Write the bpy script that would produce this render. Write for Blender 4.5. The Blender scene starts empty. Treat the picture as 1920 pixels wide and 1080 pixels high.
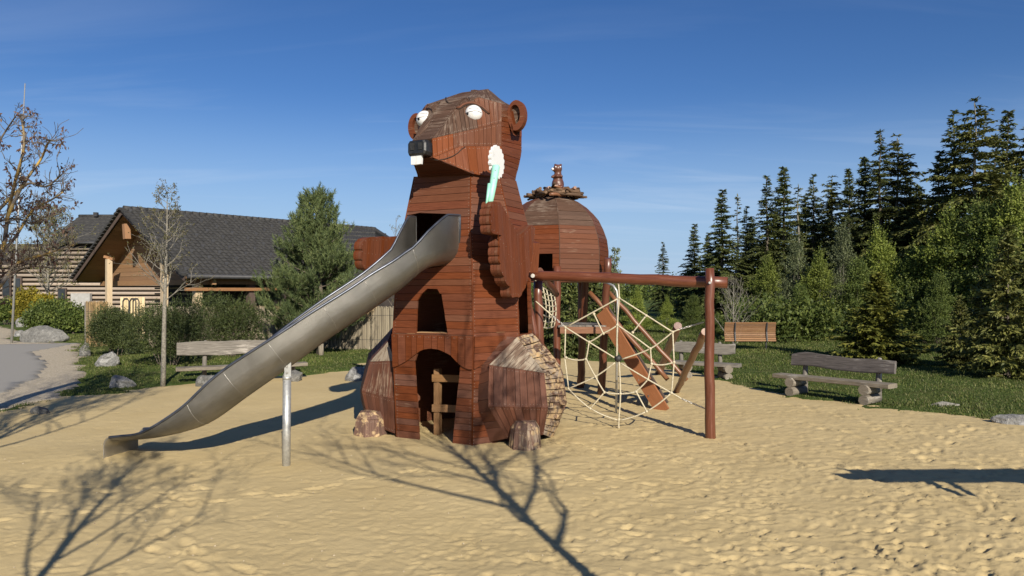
import bpy, bmesh, math, random
import numpy as np
from mathutils import Vector, Matrix, noise
from mathutils.bvhtree import BVHTree
random.seed(7); RNG = np.random.default_rng(7)
S = bpy.context.scene; C = S.collection
# ------------------------------------------------------------------ camera, sky, sun
CAMZ, FPX, HOR = 2.2, 1350.0, 545.0
cam = bpy.data.objects.new('camera', bpy.data.cameras.new('camera')); C.objects.link(cam); S.camera = cam
cam.data.sensor_width = 36; cam.data.lens = 36*FPX/1920; cam.data.clip_end = 6000
cam.location = (0, 0, CAMZ); cam.rotation_euler = (math.radians(90)+math.atan((HOR-540)/FPX), 0, 0)
SUN_EL = math.radians(27.0)
sun_h = Vector((0.326, -1.0, 0)).normalized()
to_sun = Vector((sun_h.x*math.cos(SUN_EL), sun_h.y*math.cos(SUN_EL), math.sin(SUN_EL)))
W = bpy.data.worlds.new('World'); S.world = W; W.use_nodes = True
nt = W.node_tree; nt.nodes.clear(); N = nt.nodes.new; L = nt.links.new
out = N('ShaderNodeOutputWorld'); bg = N('ShaderNodeBackground'); bg.inputs[1].default_value = 0.066
sky = N('ShaderNodeTexSky'); sky.sky_type = 'NISHITA'; sky.sun_disc = False
sky.sun_elevation = SUN_EL; sky.sun_rotation = math.atan2(to_sun.x, to_sun.y)
sky.altitude = 900; sky.air_density = 1.0; sky.dust_density = 0.6; sky.ozone_density = 4.0
tc = N('ShaderNodeTexCoord')
# thin cirrus high in the air: noise over the direction projected on a high flat layer
sep = N('ShaderNodeSeparateXYZ'); L(tc.outputs['Generated'], sep.inputs[0])
addz = N('ShaderNodeMath'); addz.operation = 'ADD'; addz.inputs[1].default_value = 0.12; L(sep.outputs[2], addz.inputs[0])
dv = N('ShaderNodeVectorMath'); dv.operation = 'DIVIDE'; cmb = N('ShaderNodeCombineXYZ')
for i in range(3): L(addz.outputs[0], cmb.inputs[i])
L(tc.outputs['Generated'], dv.inputs[0]); L(cmb.outputs[0], dv.inputs[1])
mp = N('ShaderNodeMapping'); mp.inputs['Scale'].default_value = (0.35, 1.5, 1); mp.inputs['Rotation'].default_value = (0, 0, 0.16); mp.inputs['Location'].default_value = (0.6, 7.3, 0)
L(dv.outputs[0], mp.inputs[0])
nz = N('ShaderNodeTexNoise'); nz.inputs['Scale'].default_value = 1.25; nz.inputs['Detail'].default_value = 7; nz.inputs['Distortion'].default_value = 0.7; nz.inputs['Roughness'].default_value = .56
L(mp.outputs[0], nz.inputs[0])
rp = N('ShaderNodeValToRGB'); rp.color_ramp.elements[0].position = 0.49; rp.color_ramp.elements[1].position = 0.85
rp.color_ramp.elements[1].color = (0.19, 0.19, 0.19, 1); L(nz.outputs[0], rp.inputs[0])
mix = N('ShaderNodeMixRGB'); mix.inputs[2].default_value = (8.0, 8.9, 10.2, 1)
hs_ = N('ShaderNodeHueSaturation'); hs_.inputs['Saturation'].default_value = 1.2; hs_.inputs['Hue'].default_value = .510; L(sky.outputs[0], hs_.inputs['Color'])
hz = N('ShaderNodeMapRange'); hz.interpolation_type = 'SMOOTHSTEP'; hz.inputs['From Min'].default_value = 0.0; hz.inputs['From Max'].default_value = .27; hz.inputs['To Min'].default_value = .85; hz.inputs['To Max'].default_value = 0
L(sep.outputs[2], hz.inputs[0]); hm = N('ShaderNodeMixRGB'); hm.inputs[2].default_value = (4.1, 5.8, 8.3, 1); L(hz.outputs[0], hm.inputs[0]); L(hs_.outputs[0], hm.inputs[1])
cz_ = N('ShaderNodeMapRange'); cz_.inputs['From Min'].default_value = .16; cz_.inputs['From Max'].default_value = .36; cz_.inputs['To Min'].default_value = 1.7; cz_.inputs['To Max'].default_value = .25
L(sep.outputs[2], cz_.inputs[0]); cm_ = N('ShaderNodeMath'); cm_.operation = 'MULTIPLY'; L(rp.outputs[0], cm_.inputs[0]); L(cz_.outputs[0], cm_.inputs[1]); L(cm_.outputs[0], mix.inputs[0]); L(hm.outputs[0], mix.inputs[1]); L(mix.outputs[0], bg.inputs[0]); L(bg.outputs[0], out.inputs[0])
sl = bpy.data.lights.new('sun', 'SUN'); sl.energy = 4.7; sl.angle = math.radians(0.45); sl.color = (1.0, 0.92, 0.79)
so = bpy.data.objects.new('sun', sl); C.objects.link(so); so.rotation_euler = to_sun.to_track_quat('Z', 'Y').to_euler(); so.location = (5, -10, 12)
S.view_settings.view_transform = 'Standard'; S.view_settings.look = 'None'; S.view_settings.gamma = 1
S.view_settings.use_curve_mapping = False; S.view_settings.exposure = 0.50
S.render.engine = 'CYCLES'; S.render.resolution_x = 1024; S.render.resolution_y = 576
# ------------------------------------------------------------------ helpers
def P(px, py, Y): return Vector(((px-960)/FPX*Y, Y, CAMZ-(py-HOR)/FPX*Y))
def G(px, py, z=0.0):
    Y = (CAMZ-z)*FPX/(py-HOR); return Vector(((px-960)/FPX*Y, Y, z))
ORG = {}
def tag(o, label=None, cat=None, group=None, kind=None):
    if label: o['label'] = label
    if cat: o['category'] = cat
    if group: o['group'] = group
    if kind: o['kind'] = kind
    return o
def thing(name, label, cat, loc=(0, 0, 0), group=None):
    o = bpy.data.objects.new(name, None); C.objects.link(o); o.empty_display_size = .2
    o.location = loc; ORG[o.name] = Vector(loc); return tag(o, label, cat, group)
def link(name, me, parent=None, loc=(0, 0, 0)):
    o = bpy.data.objects.new(name, me); C.objects.link(o)
    if parent: o.parent = parent; ORG[o.name] = ORG[parent.name]
    else: o.location = loc; ORG[o.name] = Vector(loc)
    return o
def copy_tree(o, parent=None):
    c = o.copy(); C.objects.link(c)
    if parent: c.parent = parent
    for ch in list(o.children): copy_tree(ch, c)
    return c
class MB:
    def __init__(s): s.v = []; s.f = []; s.uv = []; s.sm = []
    def add(s, vs, fs, uvs=None, smooth=False):
        b = len(s.v); s.v += [tuple(v) for v in vs]
        if uvs is None: uvs = [(v[0]+v[1], v[2]) for v in vs]
        s.uv += [tuple(u) for u in uvs]
        for f in fs: s.f.append([b+i for i in f]); s.sm.append(smooth)
    def prism(s, poly, off, uvs=None):
        """poly: list of Vectors, extruded by vector off (poly is the outer face, seen counter-clockwise from outside)"""
        n = len(poly); off = Vector(off)
        vs = list(poly)+[p+off for p in poly]
        if uvs is None: uvs = [(v[0]+v[1], v[2]) for v in poly]
        uvs = list(uvs)+[(u[0]+.01, u[1]+.02) for u in uvs]
        fs = [list(range(n)), list(range(2*n-1, n-1, -1))]+[[(i+1) % n, i, n+i, n+(i+1) % n] for i in range(n)]
        s.add(vs, fs, uvs)
    def box(s, c, d, rot=None, bev=0):
        c = Vector(c); dx, dy, dz = [k/2 for k in d]; M = rot if rot is not None else Matrix.Identity(3)
        vs = [c+M@Vector((x*dx, y*dy, z*dz)) for x in (-1, 1) for y in (-1, 1) for z in (-1, 1)]
        fs = [[0, 1, 3, 2], [4, 6, 7, 5], [0, 4, 5, 1], [2, 3, 7, 6], [0, 2, 6, 4], [1, 5, 7, 3]]
        lo = max(range(3), key=lambda i: d[i]); o = [(x*dx, y*dy, z*dz) for x in (-1, 1) for y in (-1, 1) for z in (-1, 1)]
        r = random.random()*9
        s.add(vs, fs, [(q[lo]+r, q[(lo+1) % 3]+q[(lo+2) % 3]+r) for q in o])
    def beam(s, a, b, w, h, up=Vector((0, 0, 1))):
        a = Vector(a); b = Vector(b); d = b-a; x = d.normalized(); y = up.cross(x).normalized(); z = x.cross(y)
        s.box((a+b)/2, (d.length, w, h), Matrix((x, y, z)).transposed())
    def tube(s, path, rad, n=8, cap=True, smooth=True, wob=0.0):
        path = [Vector(p) for p in path]
        if not hasattr(rad, '__len__'): rad = [rad]*len(path)
        b = len(s.v); x = None; ln = 0; r0 = random.random()*9
        for i, p in enumerate(path):
            t = (path[min(i+1, len(path)-1)]-path[max(i-1, 0)]).normalized()
            if x is None: x = t.orthogonal().normalized()
            x = (x-t*x.dot(t)).normalized(); y = t.cross(x)
            if i: ln += (p-path[i-1]).length
            for k in range(n):
                a = 2*math.pi*k/n; rr = rad[i]*(1+wob*(random.random()-.5))
                s.v.append(tuple(p+(x*math.cos(a)+y*math.sin(a))*rr)); s.uv.append((ln+r0, a*rad[i]))
        for i in range(len(path)-1):
            for k in range(n):
                s.f.append([b+i*n+k, b+i*n+(k+1) % n, b+(i+1)*n+(k+1) % n, b+(i+1)*n+k]); s.sm.append(smooth)
        if cap:
            s.f.append([b+k for k in range(n-1, -1, -1)]); s.sm.append(False)
            e = b+(len(path)-1)*n; s.f.append([e+k for k in range(n)]); s.sm.append(False)
    def sphere(s, c, r, nu=16, nv=10, M=None):
        c = Vector(c)
        if not hasattr(r, '__len__'): r = (r, r, r)
        vs = []; M = M or Matrix.Identity(3)
        for j in range(nv+1):
            th = math.pi*j/nv
            for i in range(nu):
                ph = 2*math.pi*i/nu
                vs.append(c+M@Vector((r[0]*math.sin(th)*math.cos(ph), r[1]*math.sin(th)*math.sin(ph), r[2]*math.cos(th))))
        fs = [[j*nu+i, (j+1)*nu+i, (j+1)*nu+(i+1) % nu, j*nu+(i+1) % nu] for j in range(nv) for i in range(nu)]
        s.add(vs, fs, smooth=True)
    def mesh(s, name, mat, org=Vector((0, 0, 0))):
        me = bpy.data.meshes.new(name)
        me.from_pydata([(v[0]-org[0], v[1]-org[1], v[2]-org[2]) for v in s.v], [], s.f)
        me.polygons.foreach_set('use_smooth', s.sm)
        uvl = me.uv_layers.new(name='UVMap'); li = np.empty(len(me.loops), dtype=np.int32); me.loops.foreach_get('vertex_index', li)
        uvl.data.foreach_set('uv', np.array(s.uv, dtype=np.float32)[li].ravel())
        if mat: me.materials.append(mat)
        me.update(); return me
    def build(s, name, mat, parent=None, loc=(0, 0, 0), kind=None):
        org = ORG[parent.name] if parent else Vector(loc)
        o = link(name, s.mesh(name, mat, org), parent, loc)
        if kind: o['kind'] = kind
        return o
def npmesh(name, V, F, mat, smooth=False):
    V = np.asarray(V, dtype=np.float32); F = np.asarray(F, dtype=np.int32); k = F.shape[1]
    me = bpy.data.meshes.new(name); me.vertices.add(len(V)); me.vertices.foreach_set('co', V.ravel())
    me.loops.add(F.size); me.loops.foreach_set('vertex_index', F.ravel())
    me.polygons.add(len(F)); me.polygons.foreach_set('loop_start', np.arange(0, F.size, k, dtype=np.int32))
    me.polygons.foreach_set('use_smooth', np.full(len(F), smooth))
    me.materials.append(mat); me.update(calc_edges=True); return me
def vnoise(x, y, seed=0):
    """numpy value noise"""
    xi = np.floor(x).astype(np.int64); yi = np.floor(y).astype(np.int64); xf = x-xi; yf = y-yi
    u = xf*xf*(3-2*xf); v = yf*yf*(3-2*yf)
    def h(a, b):
        n = (a*374761393+b*668265263+seed*1442695041) & 0xffffffff
        n = ((n ^ (n >> 13))*1274126177) & 0xffffffff
        return ((n ^ (n >> 16)) & 0xffff)/65535.0
    return (h(xi, yi)*(1-u)+h(xi+1, yi)*u)*(1-v)+(h(xi, yi+1)*(1-u)+h(xi+1, yi+1)*u)*v
# ------------------------------------------------------------------ materials
def mat_new(name):
    m = bpy.data.materials.new(name); m.use_nodes = True; n = m.node_tree
    return m, n, n.nodes['Principled BSDF'], n.nodes.new, n.links.new
def ramp(N, L, src, stops):
    r = N('ShaderNodeValToRGB'); e = r.color_ramp.elements
    while len(e) < len(stops): e.new(0.5)
    for i, (p, c) in enumerate(stops):
        e[i].position = p; e[i].color = (*c, 1) if len(c) == 3 else c
    L(src, r.inputs[0]); return r.outputs[0]
def mixc(N, L, f, a, b, mode='MIX'):
    m = N('ShaderNodeMixRGB'); m.blend_type = mode
    for i, v in ((0, f), (1, a), (2, b)):
        if isinstance(v, (int, float)): m.inputs[i].default_value = v
        elif isinstance(v, tuple): m.inputs[i].default_value = (*v, 1)
        else: L(v, m.inputs[i])
    return m.outputs[0]
def bump(N, L, b, h, st, dist, prev=None):
    k = N('ShaderNodeBump'); k.inputs['Strength'].default_value = st; k.inputs['Distance'].default_value = dist
    L(h, k.inputs['Height'])
    if prev: L(prev, k.inputs['Normal'])
    L(k.outputs[0], b.inputs['Normal']); return k.outputs[0]
def noise_n(N, L, vec, scale, detail=4, rough=.55, mapping=None, dist=0):
    if mapping:
        m = N('ShaderNodeMapping'); m.inputs['Scale'].default_value = mapping; L(vec, m.inputs[0]); vec = m.outputs[0]
    t = N('ShaderNodeTexNoise'); t.inputs['Scale'].default_value = scale; t.inputs['Detail'].default_value = detail
    t.inputs['Roughness'].default_value = rough; t.inputs['Distortion'].default_value = dist; L(vec, t.inputs[0]); return t.outputs[0]
def wood(name, c1, c2, wear=None, wear_amt=0.0, rough=.55, vary=.35, grain=(1.5, 38, 1), grainbump=.3, dust=None, dust_amt=0.0, spec=.18):
    m, t, b, N, L = mat_new(name)
    tc = N('ShaderNodeTexCoord'); uv = tc.outputs['UV']
    oi = N('ShaderNodeObjectInfo'); ad = N('ShaderNodeVectorMath'); ad.operation = 'ADD'
    sc = N('ShaderNodeMath'); sc.operation = 'MULTIPLY'; sc.inputs[1].default_value = 37.0; L(oi.outputs['Random'], sc.inputs[0])
    L(uv, ad.inputs[0]); L(sc.outputs[0], ad.inputs[1])
    g = noise_n(N, L, ad.outputs[0], 3.0, 5, .62, grain, .4)
    col = ramp(N, L, g, [(0.3, c1), (0.68, c2)])
    hv = N('ShaderNodeHueSaturation'); mr = N('ShaderNodeMapRange'); mr.inputs['To Min'].default_value = 1-vary; mr.inputs['To Max'].default_value = 1+vary
    L(oi.outputs['Random'], mr.inputs[0]); L(mr.outputs[0], hv.inputs['Value']); L(col, hv.inputs['Color'])
    wn = N('ShaderNodeTexWhiteNoise'); wn.noise_dimensions = '1D'; L(oi.outputs['Random'], wn.inputs['W'])
    mr2 = N('ShaderNodeMapRange'); mr2.inputs['To Min'].default_value = .92; mr2.inputs['To Max'].default_value = 1.03
    L(wn.outputs['Value'], mr2.inputs[0]); L(mr2.outputs[0], hv.inputs['Saturation'])
    col = hv.outputs['Color']
    if wear:
        wn1 = noise_n(N, L, ad.outputs[0], 2.2, 6, .7, (1.2, 9, 1), .6)
        geo = N('ShaderNodeNewGeometry'); wn2 = noise_n(N, L, geo.outputs['Position'], 1.3, 4, .6)
        mm = N('ShaderNodeMath'); mm.operation = 'ADD'; L(wn1, mm.inputs[0]); L(wn2, mm.inputs[1])
        f = ramp(N, L, mm.outputs[0], [(0, (0, 0, 0)), (1, (1, 1, 1))])
        mr3 = N('ShaderNodeMapRange'); c0 = 1.25-wear_amt*.55
        mr3.inputs['From Min'].default_value = c0; mr3.inputs['From Max'].default_value = c0+.16; L(mm.outputs[0], mr3.inputs[0])
        col = mixc(N, L, mr3.outputs[0], col, wear)
    if dust:
        geo = N('ShaderNodeNewGeometry'); dn = noise_n(N, L, geo.outputs['Position'], 7, 5, .65)
        mr4 = N('ShaderNodeMapRange'); mr4.inputs['From Min'].default_value = .72-dust_amt*.5; mr4.inputs['From Max'].default_value = .80-dust_amt*.45
        L(dn, mr4.inputs[0]); col = mixc(N, L, mr4.outputs[0], col, dust)
    L(col, b.inputs['Base Color'])
    rr = ramp(N, L, g, [(0.2, (rough-.1,)*3), (.8, (rough+.15,)*3)]); L(rr, b.inputs['Roughness'])
    b.inputs['Specular IOR Level'].default_value = spec
    bump(N, L, b, g, grainbump, .004); return m
def simple(name, c1, c2, scale=8, rough=.7, metal=0, bmp=0.0, bdist=.01, spec=.5, stops=(.35, .65), coord='Object', vary=0.0):
    m, t, b, N, L = mat_new(name); tc = N('ShaderNodeTexCoord')
    g = noise_n(N, L, tc.outputs[coord], scale, 6, .6)
    col = ramp(N, L, g, [(stops[0], c1), (stops[1], c2)])
    if vary:
        oi = N('ShaderNodeObjectInfo'); hv = N('ShaderNodeHueSaturation'); mr = N('ShaderNodeMapRange')
        mr.inputs['To Min'].default_value = 1-vary; mr.inputs['To Max'].default_value = 1+vary
        L(oi.outputs['Random'], mr.inputs[0]); L(mr.outputs[0], hv.inputs['Value']); L(col, hv.inputs['Color']); col = hv.outputs[0]
    L(col, b.inputs['Base Color'])
    b.inputs['Roughness'].default_value = rough; b.inputs['Metallic'].default_value = metal; b.inputs['Specular IOR Level'].default_value = spec
    if bmp: bump(N, L, b, g, bmp, bdist)
    return m
def leaf(name, cols, rough=.6, trans=.25, cl=1.2, spec=.3):
    """foliage: colour differs leaf by leaf and clump by clump; some light passes through"""
    m, t, b, N, L = mat_new(name); geo = N('ShaderNodeNewGeometry')
    col = ramp(N, L, geo.outputs['Random Per Island'], [(i/(len(cols)-1), c) for i, c in enumerate(cols)])
    tc = N('ShaderNodeTexCoord'); g = noise_n(N, L, tc.outputs['Object'], cl, 3)
    d = ramp(N, L, g, [(.3, (.62, .66, .62)), (.7, (1.25, 1.2, 1.05))]); col = mixc(N, L, 1.0, col, d, 'MULTIPLY')
    oi = N('ShaderNodeObjectInfo'); hv = N('ShaderNodeHueSaturation'); mr = N('ShaderNodeMapRange')
    mr.inputs['To Min'].default_value = .8; mr.inputs['To Max'].default_value = 1.2; L(oi.outputs['Random'], mr.inputs[0]); L(mr.outputs[0], hv.inputs['Value']); L(col, hv.inputs['Color']); col = hv.outputs[0]
    L(col, b.inputs['Base Color']); b.inputs['Roughness'].default_value = rough; b.inputs['Specular IOR Level'].default_value = spec
    tr = N('ShaderNodeBsdfTranslucent'); L(col, tr.inputs[0]); ms = N('ShaderNodeMixShader'); ms.inputs[0].default_value = trans
    L(b.outputs[0], ms.inputs[1]); L(tr.outputs[0], ms.inputs[2]); L(ms.outputs[0], t.nodes['Material Output'].inputs[0]); return m
SANDC = (.47, .335, .185)
M = {}
M['red'] = wood('stained_plank', (.082, .022, .008), (.158, .045, .016), wear=(.19, .10, .06), wear_amt=.06, rough=.5, vary=.09)
M['red2'] = wood('stained_plank_worn', (.095, .035, .018), (.145, .056, .029), wear=(.22, .14, .095), wear_amt=.18, rough=.6, vary=.09)
M['orange'] = wood('stained_plank_fresh', (.135, .037, .011), (.19, .054, .016), rough=.45, vary=.12)
M['top'] = wood('weathered_plank', (.058, .032, .021), (.105, .060, .040), wear=(.19, .14, .105), wear_amt=.28, rough=.7, vary=.15)
M['leg'] = wood('leg_plank', (.085, .034, .020), (.135, .055, .033), wear=(.28, .20, .14), wear_amt=.16, rough=.65, vary=.18)
M['legtop'] = wood('leg_plank_scuffed', (.10, .062, .042), (.17, .115, .08), wear=(.31, .255, .19), wear_amt=.55, rough=.75, vary=.15)
M['band'] = wood('leg_plank_sandy', (.06, .035, .025), (.16, .095, .065), wear=(.36, .29, .22), wear_amt=.45, rough=.8, vary=.3, dust=SANDC, dust_amt=.50)
M['stump'] = wood('foot_plank_sandy', (.09, .048, .035), (.19, .115, .085), wear=(.36, .28, .20), wear_amt=.42, rough=.8, vary=.15, dust=SANDC, dust_amt=.42)
M['under'] = wood('shade_tinted_chin_plank', (.05, .016, .007), (.085, .027, .011), rough=.6, vary=.1)  # plank stain darkened to paint in the shade under the chin
M['dark'] = simple('shade_and_line_dark', (.02, .012, .008), (.045, .026, .017), 6, .9)  # near-black so gaps between head and leg planks look shaded; drawn lines too
M['log'] = wood('varnished_log', (.09, .026, .012), (.145, .048, .023), wear=(.28, .15, .10), wear_amt=.12, rough=.33, vary=.1, grain=(1, 12, 1), spec=.6, grainbump=.4)
M['log_orange'] = wood('varnished_pole', (.15, .062, .026), (.23, .10, .045), rough=.38, vary=.1, grain=(1, 12, 1), spec=.55)
M['stringer'] = wood('orange_stair_board', (.22, .075, .022), (.31, .115, .037), rough=.5, vary=.1)
M['pale_pine'] = wood('pale_pine_post', (.42, .30, .17), (.62, .49, .32), rough=.6, vary=.08)
M['inner_pine'] = wood('shade_darkened_pine', (.17, .085, .034), (.27, .15, .065), rough=.6, vary=.15)  # pine darkened, the shade inside the tower is put into its colour
M['pine'] = wood('raw_pine', (.38, .21, .09), (.58, .37, .18), rough=.6, vary=.15)
M['greywood'] = wood('grey_weathered_wood', (.085, .076, .065), (.225, .205, .175), wear=(.34, .31, .27), wear_amt=.35, rough=.85, vary=.12, grain=(1.2, 22, 1), grainbump=.6)
M['darkgreywood'] = wood('dark_weathered_wood', (.055, .048, .045), (.15, .132, .122), wear=(.27, .25, .23), wear_amt=.25, rough=.85, vary=.1, grain=(1.2, 22, 1), grainbump=.6)
M['benchwood'] = wood('brown_weathered_wood', (.115, .098, .075), (.265, .23, .18), wear=(.36, .33, .28), wear_amt=.3, rough=.85, vary=.12, grain=(1.2, 22, 1), grainbump=.6)
M['stick'] = wood('bark_stick', (.06, .036, .022), (.16, .10, .06), rough=.8, vary=.45, grain=(1, 9, 1))
M['screw'] = simple('galvanised_screw', (.24, .19, .15), (.40, .34, .28), 5, .5, .2)
M['black'] = simple('black_paint', (.006, .006, .006), (.02, .019, .018), 14, .42, 0, .5, .004, .6)
M['white'] = simple('white_paint', (.48, .47, .45), (.68, .68, .67), 9, .5, 0, .1, .003, stops=(.22, .4))
M['mint'] = simple('mint_paint', (.26, .60, .46), (.35, .72, .55), 5, .45)
M['rope'] = simple('cream_rope', (.38, .33, .22), (.58, .52, .38), 60, .85, 0, .5, .003)
M['chain'] = simple('galvanised_chain', (.40, .38, .34), (.62, .60, .55), 20, .4, .6)
M['black_rubber'] = simple('black_rubber', (.012, .012, .012), (.03, .03, .03), 20, .6)
M['asphalt'] = simple('asphalt', (.24, .225, .20), (.33, .31, .27), 60, .9, 0, .3, .003, coord='Object')
M['gravel'] = simple('gravel', (.30, .25, .17), (.54, .46, .34), 28, .95, 0, .9, .02)
M['tile'] = simple('roof_tile', (.034, .033, .032), (.064, .062, .058), 5, .75, 0, .15, .01, spec=.25)
M['zinc'] = simple('dark_gutter', (.03, .03, .032), (.05, .05, .052), 5, .6, .1)
M['reed'] = None
M['bark'] = simple('bark', (.07, .055, .04), (.17, .14, .105), 22, .9, 0, .8, .02)
M['greybark'] = simple('pale_grey_bark', (.12, .108, .085), (.26, .24, .195), 26, .85, 0, .6, .01)
M['lichenbark'] = simple('lichen_bark', (.13, .11, .09), (.42, .27, .055), 5, .9, 0, .6, .01, stops=(.46, .62))
M['spruce'] = leaf('spruce_needles', [(.055, .075, .025), (.105, .13, .042), (.18, .195, .068)], trans=.25)
M['spruce_warm'] = leaf('olive_spruce_needles', [(.065, .078, .022), (.12, .13, .036), (.195, .19, .058)], trans=.2)
M['spruce_young'] = leaf('yellow_green_spruce_needles', [(.085, .10, .022), (.155, .165, .035), (.24, .235, .05)], trans=.25)
M['pine_leaf'] = leaf('pine_needles', [(.06, .092, .04), (.12, .16, .065), (.20, .235, .095)], trans=.2)
M['yew'] = leaf('dark_shrub_needles', [(.035, .050, .018), (.06, .08, .026), (.10, .12, .04)], trans=.15)
M['broad'] = leaf('fresh_broad_leaves', [(.11, .15, .03), (.20, .245, .048), (.30, .34, .085)], trans=.35)
M['broad_dark'] = leaf('deep_green_leaves', [(.05, .08, .02), (.105, .145, .034), (.18, .215, .058)], trans=.3)
M['broad_grey'] = leaf('silvery_green_leaves', [(.08, .10, .05), (.15, .18, .09), (.24, .27, .16)], trans=.3)
M['yellow'] = leaf('yellow_blossom', [(.17, .16, .02), (.32, .27, .03), (.42, .34, .05)], trans=.3)
M['purple'] = leaf('purple_young_leaves', [(.06, .032, .032), (.12, .065, .055), (.17, .12, .09)], trans=.3)
M['bud'] = leaf('opening_buds', [(.10, .11, .035), (.18, .17, .06), (.24, .19, .09)], trans=.3)
M['blade'] = leaf('grass_blades', [(.05, .072, .016), (.095, .13, .030), (.16, .19, .055)], trans=.35, cl=.6)
M['dry_blade'] = leaf('pale_grass_blades', [(.10, .10, .04), (.18, .19, .07), (.28, .27, .13)], trans=.35, cl=.6)
def steel():
    m, t, b, N, L = mat_new('brushed_steel'); tc = N('ShaderNodeTexCoord')
    g = noise_n(N, L, tc.outputs['UV'], 5, 6, .65, (1, 6, 1)); g2 = noise_n(N, L, tc.outputs['UV'], 2.2, 5, .6)
    col = ramp(N, L, g2, [(.3, (.36, .345, .31)), (.7, (.52, .50, .455))]); L(col, b.inputs['Base Color'])
    b.inputs['Metallic'].default_value = .92
    L(ramp(N, L, g, [(.2, (.40,)*3), (.8, (.55,)*3)]), b.inputs['Roughness']); bump(N, L, b, g, .08, .002); return m
M['steel'] = steel()
M['rim'] = simple('polished_steel_rim', (.07, .08, .10), (.13, .14, .17), 5, .38, .7)
M['pole_steel'] = simple('galvanised_post', (.42, .42, .40), (.56, .56, .53), 30, .5, .7)
def sand_mat():
    m, t, b, N, L = mat_new('sand'); geo = N('ShaderNodeNewGeometry'); p = geo.outputs['Position']
    g = noise_n(N, L, p, .9, 5, .6); g2 = noise_n(N, L, p, 260, 3, .7)
    col = ramp(N, L, g, [(.3, (.485, .372, .180)), (.7, (.56, .44, .228))])
    col = mixc(N, L, .35, col, ramp(N, L, g2, [(.3, (.36, .265, .13)), (.7, (.62, .49, .27))]))
    L(col, b.inputs['Base Color']); b.inputs['Roughness'].default_value = .95; b.inputs['Specular IOR Level'].default_value = .15
    n1 = noise_n(N, L, p, 5.5, 5, .6, (1, 1.3, 1), 1.2); n2 = noise_n(N, L, p, 24, 5, .65, None, .6)
    vo = N('ShaderNodeTexVoronoi'); vo.feature = 'SMOOTH_F1'; vo.inputs['Scale'].default_value = 7.5; vo.inputs['Smoothness'].default_value = .6
    mpn = N('ShaderNodeMapping'); mpn.inputs['Rotation'].default_value = (0, 0, .6); mpn.inputs['Scale'].default_value = (1, .6, 1); L(p, mpn.inputs[0]); L(mpn.outputs[0], vo.inputs['Vector'])
    k = bump(N, L, b, n1, .22, .03); k = bump(N, L, b, vo.outputs['Distance'], .20, .02, k); k = bump(N, L, b, n2, .45, .012, k); bump(N, L, b, g2, .25, .003, k); return m
M['sand'] = sand_mat()
def lawn_mat():
    m, t, b, N, L = mat_new('lawn_soil'); geo = N('ShaderNodeNewGeometry'); p = geo.outputs['Position']
    g = noise_n(N, L, p, 1.1, 6, .6); g2 = noise_n(N, L, p, 40, 4, .7)
    c = ramp(N, L, g, [(.3, (.045, .07, .016)), (.52, (.075, .11, .022)), (.72, (.20, .16, .075))])
    c = mixc(N, L, .5, c, ramp(N, L, g2, [(.3, (.03, .045, .012)), (.7, (.11, .15, .04))])); L(c, b.inputs['Base Color'])
    b.inputs['Roughness'].default_value = .95; b.inputs['Specular IOR Level'].default_value = .1; bump(N, L, b, g2, .8, .04); return m
M['lawn'] = lawn_mat()
def rock_mat(name, a, bb, c):
    m, t, b, N, L = mat_new(name); tc = N('ShaderNodeTexCoord'); p = tc.outputs['Object']
    g = noise_n(N, L, p, 3.5, 8, .7, None, 1.0); g2 = noise_n(N, L, p, 18, 6, .7)
    col = ramp(N, L, g, [(.32, a), (.52, bb), (.68, c)]); col = mixc(N, L, .25, col, ramp(N, L, g2, [(.3, (.05, .05, .045)), (.7, (.5, .49, .46))]))
    L(col, b.inputs['Base Color']); b.inputs['Roughness'].default_value = .9; k = bump(N, L, b, g, 1.0, .12); bump(N, L, b, g2, .8, .03, k); return m
M['rock'] = rock_mat('grey_white_rock', (.07, .07, .065), (.25, .245, .235), (.56, .55, .53))
M['rock_dark'] = rock_mat('dark_grey_rock', (.07, .068, .06), (.15, .145, .13), (.28, .27, .245))
M['rock_flat'] = rock_mat('pale_flat_stone', (.26, .23, .18), (.40, .37, .30), (.50, .46, .38))
def reed_mat():
    m, t, b, N, L = mat_new('dry_reed'); geo = N('ShaderNodeNewGeometry'); r = geo.outputs['Random Per Island']
    col = ramp(N, L, r, [(0, (.10, .085, .062)), (.5, (.24, .20, .14)), (1, (.36, .31, .22))])
    g = noise_n(N, L, geo.outputs['Position'], .35, 2, .5); col = mixc(N, L, ramp(N, L, g, [(.50, (0, 0, 0)), (.56, (1, 1, 1))]), col, mixc(N, L, 1.0, col, (1.2, .95, .62), 'MULTIPLY'))
    L(col, b.inputs['Base Color']); b.inputs['Roughness'].default_value = .85; return m
M['reed'] = reed_mat()
M['fascia'] = wood('dark_brown_board', (.06, .042, .034), (.13, .095, .078), rough=.7, vary=.2)
M['larch'] = wood('orange_larch', (.20, .095, .042), (.34, .18, .085), rough=.6, vary=.2)
M['lslat'] = wood('weathered_slat', (.15, .075, .035), (.27, .15, .075), rough=.7, vary=.2)
M['ceil'] = wood('honey_board', (.20, .11, .055), (.32, .19, .10), rough=.65, vary=.18)
M['wall_log'] = wood('pale_grey_log', (.20, .155, .115), (.42, .34, .265), rough=.8, vary=.22)
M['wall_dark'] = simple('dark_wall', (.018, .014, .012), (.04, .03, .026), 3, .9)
M['plaster'] = simple('grey_plaster', (.30, .29, .27), (.38, .37, .35), 4, .9)
M['glass'] = simple('window_glass', (.02, .024, .028), (.04, .045, .05), 2, .08)
M['cream'] = wood('cream_board', (.52, .40, .22), (.68, .54, .32), rough=.6, vary=.08)
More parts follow.
